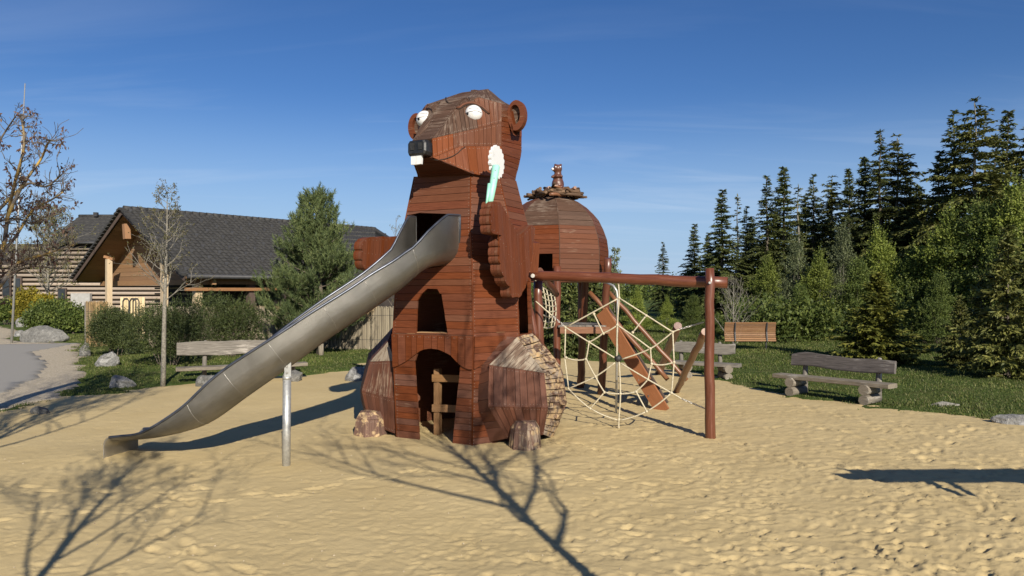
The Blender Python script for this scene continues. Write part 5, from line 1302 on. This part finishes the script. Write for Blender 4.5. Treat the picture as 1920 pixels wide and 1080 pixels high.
def shrub(kind, seed, mat, blobs, n, ls=.05, asp=.55, name='shrub', label='', cat='shrub', stems=12, H=1.5, shell_=.55, upb=.3, group=None, bark='bark', stemr=.02, shoots=0, sh_len=.4):
    """blobs: (x,y,z,rx,ry,rz) ellipsoid clumps"""
    global RNG
    RNG = np.random.default_rng(seed); rnd = random.Random(seed); t = thing(name, label, cat, (0, 0, 0), group)
    vol = np.array([b[3]*b[4]*b[5] for b in blobs])**.72; cnt = (n*vol/vol.sum()).astype(int); Cs = []; Us = []; Ws = []
    for b, c in zip(blobs, cnt):
        # twigs: short lines carrying leaves so that the outline is uneven
        m = max(8, c//9); d = unit(rv(m)); d[:, 2] = np.where(d[:, 2] < -.55, -d[:, 2], d[:, 2]); r = (shell_+(1-shell_)*RNG.random(m)**.6)*(1+RNG.normal(0, .10, m))
        base = np.array(b[:3])+d*r[:, None]*np.array(b[3:]); td = unit(d+np.array([0, 0, upb])+rv(m, .35))
        for j in range(9):
            s = (j-4)*ls*.9; c_ = base+td*s+rv(m, ls*.5); u = unit(td*.8+rv(m, .7)); L_ = ls*RNG.uniform(.6, 1.3, (m, 1)); w = unit(np.cross(u, rv(m)+d*.5))
            Cs.append(c_); Us.append(u*L_); Ws.append(w*L_*asp)
    Cs = np.concatenate(Cs); Us = np.concatenate(Us); Ws = np.concatenate(Ws)
    if shoots:
        b = np.array([blobs[i] for i in RNG.integers(0, len(blobs), shoots)]); d = unit(rv(shoots)*np.array([1, 1, .6])+np.array([0, 0, .9])); base = b[:, :3]+d*b[:, 3:]*.85; td = unit(d*.45+np.array([0, 0, .9])+rv(shoots, .2))
        c2 = []; u2 = []; w2 = []; ll = sh_len*RNG.uniform(.5, 1.4, (shoots, 1))
        for j in range(14):
            q = j/13; c_ = base+td*ll*q+rv(shoots, ls*.35); u = unit(td*.6+rv(shoots, .6)); L_ = ls*(1-.35*q)*RNG.uniform(.7, 1.2, (shoots, 1)); c2.append(c_); u2.append(u*L_); w2.append(unit(np.cross(u, rv(shoots)))*L_*asp)
        Cs = np.concatenate([Cs]+c2); Us = np.concatenate([Us]+u2); Ws = np.concatenate([Ws]+w2)
    k = Cs[:, 2] > .0; Cs, Us, Ws = Cs[k], Us[k], Ws[k]
    tr = MB()
    for k in range(stems):
        b = blobs[rnd.randrange(len(blobs))]; e = Vector((b[0]+rnd.uniform(-.4, .4)*b[3], b[1]+rnd.uniform(-.4, .4)*b[4], b[2]+b[5]*rnd.uniform(.2, .8))); s0 = Vector((e.x*.25+rnd.uniform(-.1, .1), e.y*.25, -.1)) if abs(b[1]) < 10 else Vector((b[0]+rnd.uniform(-.3, .3), b[1], -.1)); tr.tube([s0, s0.lerp(e, .5)+Vector((rnd.uniform(-.05, .05), rnd.uniform(-.05, .05), .05)), e], [stemr, stemr*.7, stemr*.3], 5, cap=False)
    tr.build('stem', M[bark], t); leafobj('foliage', [(Cs, Us, Ws)], M[mat], t); return t
def bare(loc, H, seed, label, name='young_tree', r0=.06, bark='greybark', first=.35, leafm='bud', lsz=.03, nl=3, dens=9, spread=.9, twist=.25, lean=(0, 0), levels=3, upw=.45, trunk_len=None, ltw=.8, cat='tree', brr=.42):
    """young open-branched tree"""
    rnd = random.Random(seed); t = thing(name, label, cat, loc); tr = MB(); br = MB(); pts = []
    base = Vector(loc); path = []; nseg = 12
    for i in range(nseg+1):
        s = i/nseg; path.append(base+Vector((lean[0]*s+.03*math.sin(s*7+seed)*H*.1*s*3*.3, lean[1]*s+.03*math.cos(s*6+seed)*s*H*.1, H*s-(.1 if i == 0 else 0))))
    tr.tube(path, [max(.006, r0*(1-i/nseg)**.8+.004) for i in range(nseg+1)], 10)
    def grow(p, d, l, r, lev):
        n = 5 if lev > 1 else 4; q = [p]; dd = d.copy()
        for i in range(n):
            dd = (dd+Vector((rnd.uniform(-twist, twist), rnd.uniform(-twist, twist), rnd.uniform(-twist, twist)*.7+.06))).normalized(); q.append(q[-1]+dd*l/n)
        br.tube(q, [max(.0028, r*(1-.75*i/n)) for i in range(n+1)], 5 if lev > 1 else 4, cap=False)
        if lev == 0: pts.extend([(q[-1], dd), (q[-2], dd), (q[2], dd)]); return
        m = rnd.randint(3, 5) if lev > 1 else rnd.randint(2, 4)
        for k in range(m):
            s = .25+.75*(k+rnd.random()*.6)/m; i = min(n-1, int(s*n)); a = q[i].lerp(q[i+1], s*n-i if s*n-i <= 1 else 1)
            side = dd.cross(Vector((rnd.uniform(-1, 1), rnd.uniform(-1, 1), rnd.uniform(-1, 1)))).normalized(); nd = (dd*.9+side*rnd.uniform(.6, 1.1)+Vector((0, 0, upw*.4))).normalized()
            grow(a, nd, l*rnd.uniform(.4, .65), r*.5, lev-1)
        pts.append((q[-1], dd))
    nb = int(dens*H/3)
    for k in range(nb):
        s = first+(1-first)*(k+rnd.random()*.7)/nb; i = min(nseg-1, int(s*nseg)); p = path[i].lerp(path[i+1], s*nseg-i); az = k*2.4+rnd.uniform(-.5, .5)
        d = Vector((math.cos(az)*spread, math.sin(az)*spread, upw+.35*s)).normalized(); l = H*ltw*.42*(1.12-s)**.75*rnd.uniform(.7, 1.25); grow(p, d, l, r0*brr*(1.1-s)**.7+.003, levels-1)
    tr.build('trunk', M[bark], t); br.build('branches', M[bark], t)
    if nl:
        n = len(pts)*nl; C_ = np.repeat(np.array([tuple(p) for p, d in pts]), nl, 0)+rv(n, lsz*.9); U = unit(rv(n)+np.array([0, 0, .3]))*lsz; W_ = unit(np.cross(U, rv(n)))*lsz*.5
        leafobj('leaves', [(C_-np.array(ORG[t.name]), U, W_)], M[leafm], t)
    return t
def relabel(c, label): c['label'] = label
def place(proto, used, loc, sc, rz, label, zs=None):
    t = proto if not used.get(proto.name) else copy_tree(proto); used[proto.name] = 1
    t['group'] = GROUPS.get(t.name.split('.')[0], t.name.split('.')[0].replace('_', ' ')+'s'); t.location = loc; t.rotation_euler = (0, 0, rz); t.scale = (sc, sc, zs or sc); t['label'] = label; return t
used = {}
GROUPS = {'spruce_tree': 'spruces around the playground', 'young_birch': 'young trees and bushes at the forest edge', 'willow_bush': 'silvery willow bushes'}
# spruce prototypes (height 12)
sprA = spruce(12, 2.4, 11, 'spruce', gaps=.18, lowest=.06, step=.24, nb=9, droop=.38, sz=.62, dens=1.05)
sprB = spruce(12, 2.1, 12, 'spruce', gaps=.32, lowest=.10, step=.26, nb=7, droop=.42, sz=.62, bark='bark')
sprC = spruce(12, 2.6, 13, 'spruce_warm', gaps=.28, lowest=.34, step=.27, nb=8, droop=.5, sz=.65, bark='greybark', top_pow=.65)
sprD = spruce(12, 1.0, 14, 'spruce_warm', gaps=.55, lowest=.2, step=.36, nb=5, droop=.3, sz=.7, bark='greybark', dens=.6)
forest = [ # proto, px, top y, depth Y, width factor, label
 (sprB, 1243, 458, 56, 'lone small spruce against the sky left of the forest, right of the dome'),
 (sprA, 1302, 424, 46, 'low spruce at the left end of the forest edge above the cross beam'),
 (sprA, 1354, 360, 42, 'first tall pointed spruce from the left, just right of the end post'),
 (sprD, 1383, 368, 44, 'thin almost bare spruce beside the first tall spruce'),
 (sprB, 1438, 336, 42, 'narrow spruce left of the paired tips in the middle of the forest edge'),
 (sprA, 1470, 318, 43, 'spruce with feathery tip above the silvery shrubs'),
 (sprB, 1525, 333, 43, 'loose spruce with open top standing in the dip of the forest line'),
 (sprD, 1497, 350, 40, 'slender dead-looking spruce in the middle of the forest edge'),
 (sprA, 1592, 322, 40, 'dense dark spruce at the left foot of the high twin spruces'),
 (sprB, 1650, 252, 39, 'high spruce, left one of the twin tips'),
 (sprC, 1683, 262, 40, 'high spruce, right one of the twin tips, with hanging olive twigs'),
 (sprA, 1622, 300, 42, 'dark spruce shouldering the high twin spruces from the left'),
 (sprA, 1722, 352, 41, 'dark spruce filling the gap between the twin spruces and the tallest group'),
 (sprA, 1762, 288, 37, 'dark broad spruce left of the pale bare trunk'),
 (sprB, 1788, 215, 37, 'tall spruce just left of the tallest tree'),
 (sprC, 1829, 196, 35, 'tallest spruce with a long pale bare trunk'),
 (sprA, 1890, 213, 38, 'tall dark spruce near the right edge of the picture'),
 (sprC, 1925, 250, 36, 'tall olive spruce cut by the right edge of the picture'),
 (sprB, 1865, 260, 41, 'spruce between the tallest tree and the right edge, set back'),
 (sprA, 1328, 440, 50, 'hazy spruce behind the first tall pointed spruce'),
 (sprA, 1410, 410, 48, 'dark spruce set back behind the grey bush and lounger'),
 (sprA, 1455, 400, 50, 'set back spruce filling the forest behind the feathery tip'),
 (sprA, 1500, 405, 50, 'set back spruce filling the dip of the forest line'),
 (sprA, 1555, 380, 50, 'set back spruce right of the dip of the forest line'),
 (sprA, 1690, 390, 50, 'set back dark spruce behind the twin spruces'),
 (sprB, 1400, 392, 46, 'loose spruce left of the paired tips, above the leafless bush'),
 (sprC, 1560, 338, 44, 'olive spruce left of the dense dark one at the foot of the twins'),
 (sprA, 1700, 320, 44, 'dark spruce just right of the high twin spruces, lower than them'),
 (sprA, 1510, 372, 46, 'dark spruce half hidden behind the open topped one in the dip'),
 (sprA, 1840, 330, 50, 'set back dark spruce behind the tallest tree')]
random.seed(5)
for pr_, px, ty, Y, lab in forest:
    H = P(px, ty, Y).z; sc = H/12*1.0; place(pr_, used, (P(px, 0, Y).x, Y, .1), sc*(1.45 if H > 8 else 1.5)*random.uniform(.88, 1.12), random.random()*6.28, lab, H/12)
for k, (px, Y, top) in enumerate([(1290, 60, 500), (1345, 58, 470), (1400, 58, 450), (1440, 58, 440), (1480, 58, 430), (1530, 58, 430), (1580, 58, 410), (1630, 56, 400), (1665, 56, 400), (1730, 54, 400), (1770, 54, 380), (1800, 52, 370), (1880, 50, 360), (1930, 50, 350), (1960, 45, 330), (1960, 38, 300)]):
    c = place(sprA, used, (P(px, 0, Y).x, Y, .1), P(px, top, Y).z/12*1.5, random.random()*6.28, 'dark spruce deep inside the forest, mostly hidden by the trees in front', P(px, top, Y).z/12); c['group'] = 'spruces deep inside the forest'
# young trees and bushes of the forest edge
random.seed(3)
def column_blobs(H, R, n, seed, lean=0):
    rnd = random.Random(seed); r = []
    for i in range(n):
        t = (i+.5)/n; z = H*(.12+.82*t); rr = R*(1.05-.75*t)*rnd.uniform(.6, 1.05); r.append((rnd.uniform(-1, 1)*R*(1-t)*.8+lean*t, rnd.uniform(-1, 1)*R*(1-t)*.8, z, rr, rr, H/n*rnd.uniform(.9, 1.5)))
    return r
ytA = shrub('y', 31, 'broad', column_blobs(6, 1.6, 16, 1), 20000, .052, .6, 'young_birch', '', 'tree', 14, upb=.5, shell_=.35, shoots=170, sh_len=.8, bark='greybark')
ytB = shrub('y', 32, 'broad_dark', column_blobs(6, 1.9, 18, 2), 24000, .052, .6, 'young_birch', '', 'tree', 14, upb=.4, shell_=.35, shoots=130, sh_len=.7)
ytC = shrub('y', 33, 'broad_grey', column_blobs(6, 1.3, 14, 3), 15000, .05, .5, 'willow_bush', '', 'shrub', 16, upb=.6, shell_=.35, shoots=160, sh_len=.8, bark='greybark')
edge = [(ytA, 1440, 508, 31, 1.0, 'bright green young birch left of the silvery bush, behind the lounger'),
 (ytC, 1492, 470, 31, 1.0, 'silvery green willow bush with upright shoots, left of two'),
 (ytC, 1580, 445, 32, .9, 'silvery green willow bush with upright shoots, right of two'),
 (ytA, 1535, 500, 30, 1.0, 'fresh green young birch between the two silvery willow bushes'),
 (ytB, 1395, 560, 30, .8, 'dark green bush right behind the slatted lounger'),
 (ytA, 1648, 455, 31, 1.0, 'tall fresh green birch directly above the yellow green young spruce'),
 (ytB, 1610, 510, 29, 1.0, 'deep green bush left of the yellow green young spruce'),
 (ytB, 1718, 490, 30, 1.1, 'deep green bush right of the yellow green young spruce'),
 (ytA, 1780, 420, 29, 1.1, 'olive young birch under the pale bare trunk'),
 (ytB, 1840, 400, 28, 1.1, 'tall leafy bush at the right, under the tallest spruce'),
 (ytA, 1905, 370, 27, 1.0, 'light leafy young tree at the right picture edge'),
 (ytB, 1880, 470, 26, 1.0, 'deep green bush low at the right picture edge'),
 (ytB, 1500, 560, 28, 1.0, 'low deep green bush in front of the silvery willow bushes'),
 (ytB, 1760, 540, 26, .9, 'low deep green bush behind the shaded grass at the right'),
 (ytA, 1195, 545, 34, 1.2, 'fresh green bush seen through the left half of the rope web'),
 (ytA, 1250, 560, 33, 1.0, 'fresh green bush seen through the right half of the rope web'),
 (ytB, 1300, 555, 34, 1.1, 'darker green bush just left of the end post'),
 (ytB, 1160, 560, 36, 1.1, 'green bush behind the sliding pole'),
 (ytB, 1345, 590, 31, .9, 'low dark bush left of the slatted lounger'),
 (ytA, 1150, 495, 40, .7, 'pale leafy tree tip beside the dome, above the cross beam')]
for pr_, px, ty, Y, w, lab in edge:
    H = P(px, ty-(26 if px > 1400 else 0), Y).z; place(pr_, used, (P(px, 0, Y).x, Y, .1), H/6.2*w, random.random()*6.28, lab, H/6.2)
# dark conifers behind the posts under the hut
hd = spruce(4.2, 1.5, 41, 'spruce', gaps=.05, lowest=.02, step=.2, nb=8, droop=.2, sz=.8, label='dark conifer behind the posts below the dome hut')
place(hd, used, (P(1068, 0, 24).x, 24, 0), .72, 1, 'dark conifer behind the posts below the dome hut'); place(hd, used, (P(1110, 0, 27).x, 27, 0), .8, 3, 'dark conifer left of the sliding pole, behind the stair')
place(hd, used, (P(1030, 0, 26).x, 26, 0), .8, 2, 'dark conifer behind the hanging rope net')
# yellow green young spruce + right spruces in front
ysp = spruce(4.6, 1.6, 51, 'spruce_young', gaps=.03, lowest=.02, step=.17, nb=10, droop=.15, upturn=.12, sz=.75, label='yellow green young spruce behind the dark-backed bench')
H = P(1645, 520, 21).z; place(ysp, used, (P(1645, 0, 21).x, 21, .05), H/4.6*1.5, 1, 'yellow green young spruce behind the dark-backed bench', H/4.6)
rsp = spruce(6.0, 2.2, 52, 'spruce_warm', gaps=.15, lowest=.02, step=.26, nb=8, droop=.25, upturn=.1, sz=.85, label='')
for px, ty, Y, lab in [(1890, 430, 17.5, 'wide dark spruce with drooping branches at the right edge, nearest one'), (1800, 560, 20, 'low dark spruce in the shade right of the yellow green one'), (1950, 400, 21, 'spruce cut off by the right edge behind the nearest wide one'), (1840, 520, 22.5, 'medium spruce between the low dark spruce and the nearest wide one')]:
    H = P(px, ty, Y).z; place(rsp, used, (P(px, 0, Y).x, Y, .05), H/6, random.random()*6, lab, H/6)
fw = []
rnd = random.Random(78)
for k in range(70):
    Y = rnd.uniform(105, 135); x = P(985+k*9, 0, Y).x; fw.append((x, Y, 1.6, 3.2, 2.5, 2.0+rnd.uniform(-.3, 1.0)))
for k in range(90):
    Y = rnd.uniform(105, 125); x = P(-420+k*13.5, 0, Y).x; fw.append((x, Y, 1.6, 3.2, 2.5, 1.6+rnd.uniform(-.3, .5)))
fwo = shrub('u', 62, 'broad_dark', fw, 60000, .22, .6, 'distant_wood', 'low distant wood on the horizon behind the rope web', 'wood', 20, upb=.2, shell_=.2)
for ch in fwo.children: ch['kind'] = 'stuff'
fwo['kind'] = 'stuff'
# forest undergrowth as one mass
ub = []
rnd = random.Random(77)
for k in range(60):
    px = 1380+k*9.5; Y = rnd.uniform(27, 33); x = P(px, 0, Y).x; ub.append((x, Y, .6, .9, .9, rnd.uniform(.7, 1.4)))
RNG = np.random.default_rng(8)
ug = shrub('u', 61, 'broad_dark', ub, 30000, .07, .6, 'undergrowth', 'low leafy undergrowth along the foot of the forest edge', 'undergrowth', 0 if False else 20, upb=.2)
for ch in ug.children: ch['kind'] = 'stuff'
ug['kind'] = 'stuff'
# grey leafless bush
for px, ty, Y, lab, sd in [(1375, 530, 26.5, 'leafless pale grey bush right of the end post, beside the lounger', 3)]:
    bare((P(px, 0, Y).x, Y, 0), P(px, ty, Y).z, sd, lab, 'leafless_bush', .035, 'greybark', .05, None, nl=0, dens=26, spread=.55, levels=3, upw=.8, ltw=1.2, cat='shrub')
# left side: mountain pine
def pine(H, R, seed, label):
    global RNG
    RNG = np.random.default_rng(seed); rnd = random.Random(seed); t = thing('pine_tree', label, 'tree', (0, 0, 0)); tr = MB(); tr.tube([(0, 0, -.2), (.05, 0, H*.4), (0, .03, H*.75), (0, 0, H*.95)], [.11, .08, .045, .015], 8)
    tips = []
    z = .35
    while z < H*.97:
        f = 1-z/H; nb = 9
        for k in range(nb):
            az = rnd.random()*6.28; l = R*min(1, (f*1.22+.02))*rnd.uniform(.55, 1.15); c = [Vector((0, 0, z))]
            for s in (.3, .6, .85, 1.0): c.append(Vector((math.cos(az)*l*s, math.sin(az)*l*s, z+.12*l*s+.42*l*s*s)))
            tr.tube(c, [.03*f+.01, .02, .014, .010, .006], 5, cap=False)
            for j in range(1, 5):
                n_ = 1+int(l*2.0)
                for q in range(n_):
                    a2 = az+rnd.uniform(-1.1, 1.1); p = c[j]+Vector((math.cos(a2), math.sin(a2), .2))*rnd.uniform(0, .34); tips.append((p, Vector((math.cos(az)*.35+rnd.uniform(-.3, .3), math.sin(az)*.35+rnd.uniform(-.3, .3), 1.0)).normalized()))
        z += .22*rnd.uniform(.8, 1.2)
    for k in range(7):
        a2 = k*2.4; r2 = 0 if k == 0 else rnd.uniform(.3, .85); ht = H*(1.04 if k == 0 else rnd.uniform(.80, .98)); f0 = Vector((math.cos(a2)*r2, math.sin(a2)*r2, ht-.9)); tr.tube([Vector((f0.x*.5, f0.y*.5, f0.z-.6)), f0+Vector((0, 0, .85))], [.02, .006], 5, cap=False)
        for q in range(9): tips.append((f0+Vector((rnd.uniform(-.2, .2)*(1-q/9), rnd.uniform(-.2, .2)*(1-q/9), q*.09)), Vector((rnd.uniform(-.3, .3), rnd.uniform(-.3, .3), 1)).normalized()))
    # upright candles
    cn = np.array([tuple(p) for p, d in tips]); dn = np.array([tuple(d) for p, d in tips]); m = len(cn); Cs = []; Us = []; Ws = []; cl = RNG.uniform(.2, .55, (m, 1))
    for j in range(44):
        s = RNG.random((m, 1)); u = unit(dn*1.0+rv(m, .5)); Lh = .075*RNG.uniform(.8, 1.4, (m, 1)); Cs.append(cn+dn*cl*s+u*Lh*.8); Us.append(u*Lh); Ws.append(unit(np.cross(u, rv(m)))*.0085)
    tr.build('trunk', M['bark'], t); leafobj('crown', [(np.concatenate(Cs), np.concatenate(Us), np.concatenate(Ws))], M['pine_leaf'], t); print('pine', m*30); return t
pn = pine(6.0, 1.75, 71, 'bushy blue green pine in front of the tiled roof'); Yp = 24.5; H = P(600, 352, Yp).z; pn.location = (P(598, 0, Yp).x, Yp, 0); pn.scale = (1.0, 1.0, H/6.25)
mb = MB(); ps = G(602, 668); mb.tube([ps-Vector((0, 0, .1)), ps+Vector((0, 0, .42))], .09, 10, wob=.1); tag(mb.build('wooden_stump', M['benchwood'], None, tuple(ps)), 'short wooden stump under the pine, above the bench seat', 'stump')
# dark evergreen shrubs behind the left bench
def mound(seed, w, h, n=9):
    rnd = random.Random(seed); return [(rnd.uniform(-.55, .55)*w/2, rnd.uniform(-.4, .4)*w/2, h*rnd.uniform(.25, .62), w*.32*rnd.uniform(.8, 1.15), w*.3, h*.36*rnd.uniform(.8, 1.2)) for _ in range(n)]
for px, x0, x1, ty, by, sd, lab in [(198, 160, 238, 580, 672, 81, 'small dark evergreen shrub at the left end of the shrub row'), (288, 230, 352, 570, 692, 82, 'round dense evergreen shrub behind the slim grey trunk'), (405, 345, 475, 558, 676, 83, 'wide dark evergreen shrub with spiky shoots behind the left bench')]:
    g = G(px, by); w = (x1-x0)/FPX*g.y*1.18; h = (by-ty)/FPX*g.y*1.12; s = shrub('e', sd, 'yew', mound(sd, w, h, 12), 30000, .032, .32, 'evergreen_shrub', lab, 'shrub', 10, upb=.7, shell_=.6, shoots=130, sh_len=.28 if sd != 83 else .42, group='evergreen shrubs behind the left bench'); s.location = (g.x, g.y+w*.35, 0)
# bushes far left
for px, w, ty, by, Y, sd, mt, nm, lab in [(50, 40, 535, 572, 44, 91, 'yellow', 'forsythia_bush', 'bright yellow flowering bush, left and larger of the two'), (82, 30, 549, 573, 43, 92, 'yellow', 'forsythia_bush', 'bright yellow flowering bush, right and smaller of the two'),
        (105, 70, 556, 600, 38, 93, 'broad_dark', 'garden_bush', 'dark green bush behind the trunk of the small tree at the left'), (140, 50, 566, 602, 36, 94, 'broad_dark', 'garden_bush', 'green bush left of the short reed screen'), (14, 50, 562, 585, 46, 95, 'broad_dark', 'garden_bush', 'low green bush at the far left edge'), (72, 40, 575, 606, 37, 96, 'broad_dark', 'garden_bush', 'low green bush behind the large dark boulder')]:
    x = P(px, 0, Y).x; W_ = w/FPX*Y; h = (CAMZ-(ty-HOR)/FPX*Y); s = shrub('g', sd, mt, mound(sd, W_, max(h, .8), 8), 9000, .06, .6, nm, lab, 'bush', 6, upb=.4, shell_=.5, shoots=60, sh_len=.35); s.location = (x, Y, 0)
# young open trees
g = G(306, 724); yt = bare((g.x, g.y, 0), P(312, 358, g.y).z, 15, 'slim grey-barked young tree just coming into leaf, left of the bench', 'young_tree', .058, 'greybark', .42, 'bud', .022, 2, 17, .95, lean=(.09, 0), levels=3, upw=.42, ltw=.62, brr=.30)
g = G(90, 612); bare((g.x, g.y, 0), P(84, 395, g.y).z, 16, 'bushy brown small tree standing by the large dark boulder', 'small_tree', .11, 'greybark', .25, 'bud', .05, 4, 20, .95, levels=3, upw=.45, ltw=1.0)
bare((P(742, 0, 21).x, 21, 0), P(748, 408, 21).z, 19, 'thin leafless sapling peeping out between slide and beaver', 'sapling', .03, 'bark', .3, 'bud', .022, 2, 9, .5, upw=.9, levels=2, ltw=.5)
bare((P(1152, 0, 30).x, 30, 0), P(1150, 470, 30).z, 22, 'thin sapling right of the dome hut', 'sapling', .03, 'bark', .3, 'broad_grey', .05, 4, 12, .5, upw=.9, levels=2, ltw=.5)
# big lichen tree reaching in from the left edge
random.seed(12)
bt = thing('lichen_maple', 'gnarled tree with yellow lichen and drooping purple young leaves reaching in at the left edge', 'tree', (-8.9, 10.9, 0))
tr = MB(); br = MB(); lf = []; rnd = random.Random(44)
tr.tube([(-8.9, 10.9, -.2), (-8.85, 10.9, 1.0), (-8.7, 10.95, 2.2), (-8.4, 11.0, 3.2), (-8.1, 11.05, 4.0)], [.18, .15, .13, .10, .06], 12, wob=.08)
limbs = [([(-20, 540), (5, 470), (15, 400), (28, 340), (45, 270), (38, 215)], .05, 11.0), ([(12, 410), (40, 350), (75, 300), (88, 270), (95, 262)], .035, 10.7), ([(-30, 430), (0, 390), (50, 345), (85, 350), (112, 330)], .04, 11.3),
         ([(-60, 600), (0, 535), (35, 492), (78, 478), (140, 458)], .05, 10.6), ([(-40, 500), (20, 455), (60, 395), (95, 375), (118, 360)], .035, 10.9), ([(-60, 330), (-20, 290), (10, 245), (30, 215)], .03, 11.1), ([(-40, 560), (10, 520), (60, 500), (110, 505)], .028, 11.2), ([(-50, 470), (-10, 420), (30, 410), (62, 420), (80, 405)], .03, 10.8)]
def tw(p, d, l, r, lev):
    q = [p]; dd = d.copy()
    for i in range(4):
        dd = (dd+Vector((rnd.uniform(-.35, .35), rnd.uniform(-.35, .35), rnd.uniform(-.28, .34)))).normalized(); q.append(q[-1]+dd*l/4)
    br.tube(q, [max(.003, r*(1-.18*i)) for i in range(5)], 5, cap=False)
    if lev:
        for i in (1, 2, 3, 4):
            if rnd.random() < .85: tw(q[i], (dd+Vector((rnd.uniform(-1, 1), rnd.uniform(-1, 1), rnd.uniform(-.3, 1)))*.8).normalized(), l*rnd.uniform(.4, .7), r*.6, lev-1)
    else: lf.append(q[-1])
for pts, r, Y in limbs:
    q = catmull([P(x, y, Y+.35*math.sin(i*1.7+Y)) for i, (x, y) in enumerate(pts)], 4); (tr if r > .034 else br).tube(q, [.75*r*(1-.7*i/len(q)) for i in range(len(q))], 7, wob=.12)
    for i in range(2, len(q)):
        for _ in range(2):
            if rnd.random() < .8:
                d = ((q[i]-q[i-1]).normalized()*.6+Vector((rnd.uniform(-1, 1), rnd.uniform(-1, 1), rnd.uniform(-.5, 1)))).normalized(); tw(q[i], d, rnd.uniform(.14, .34), r*.22, 1)
    lf.append(q[-1])
tr.build('trunk', M['lichenbark'], bt); br.build('branches', M['bark'], bt)
RNG = np.random.default_rng(5); sel = [p for p in lf if rnd.random() < .30]; base = np.array([tuple(p) for p in sel])-np.array(ORG[bt.name]); nl = 7
C_ = np.repeat(base, nl, 0)+rv(len(base)*nl, .028); dn = unit(rv(len(C_), .6)+np.array([0, 0, -.9])); Lh = RNG.uniform(.020, .042, (len(C_), 1))
leafobj('leaves', [(C_+dn*Lh, dn*Lh, unit(np.cross(dn, rv(len(C_))))*Lh*.45)], M['purple'], bt)
# trees standing beside and behind the viewpoint, whose shadows fall on the sand
def shadow_tree(base, H, seed, label, **k): return bare(base, H, seed, label, 'open_tree', **k)
d_s = sun_h
def sbase(px, py, t): g = G(px, py); return Vector((g.x+d_s.x*t, g.y+d_s.y*t, 0))
shadow_tree(sbase(1110, 1080, 5.2), 5.3, 204, 'leafless young tree just right of the viewpoint, throwing its shadow towards the beaver', r0=.085, first=.56, leafm='bud', lsz=.015, nl=1, dens=9, spread=.95, levels=4, upw=.55, ltw=1.9, twist=.25, brr=.62)
shadow_tree(sbase(72, 1085, 5.2), 4.9, 205, 'leafless young tree left of the viewpoint, throwing its shadow below the slide', r0=.06, first=.45, leafm='bud', lsz=.02, nl=1, dens=9, spread=.7, levels=4, upw=.75, ltw=1.1, twist=.22, brr=.42)
shadow_tree(sbase(-60, 850, 7.5), 7.4, 206, 'leafless young tree further left of the viewpoint, throwing its shadow on the path', r0=.085, first=.5, leafm='bud', lsz=.02, nl=2, dens=12, spread=.8, levels=4, upw=.7, ltw=1.3, brr=.5)
# unseen crossbar frame right of the viewpoint, shaped to throw the tapered sand shadow
g0 = G(1572, 895); hb_ = 2.1; off = Vector((d_s.x*hb_/math.tan(SUN_EL), d_s.y*hb_/math.tan(SUN_EL), hb_)); e0 = Vector((g0.x, g0.y, 0))+off
cf = thing('unseen_crossbar_frame', 'unseen log crossbar added outside the right edge, shaped to cast a shadow on the sand', 'unseen frame', (e0.x+1.5, e0.y, 0))
log('cross_beam', e0+Vector((.25, 0, 0)), e0+Vector((4.2, .12, .0)), .14, .15, parent=cf); log('post', (e0.x+3.3, e0.y, -.2), (e0.x+3.3, e0.y, 2.3), .1, parent=cf); 
mb = MB(); mb.beam(e0+Vector((.3, 0, 0)), e0+Vector((-.02, .0, .0)), .05, .13); mb.build('beam_tip', M['log'], cf)
mb = MB(); mb.tube([e0+Vector((.45, 0, .0)), e0+Vector((.2, .05, .18))], [.07, .01], 8); mb.build('shadow_peg', M['log'], cf)
log('brace', e0+Vector((.8, 0, -.05)), e0+Vector((.62, 0, -.42)), .06, .03, parent=cf); log('brace', e0+Vector((1.1, 0, -.05)), e0+Vector((.75, .0, -.42)), .05, .03, parent=cf); log('brace', e0+Vector((1.6, 0, 0)), e0+Vector((3.3, 0, -.7)), .06, parent=cf)
print('objects', len(bpy.data.objects))
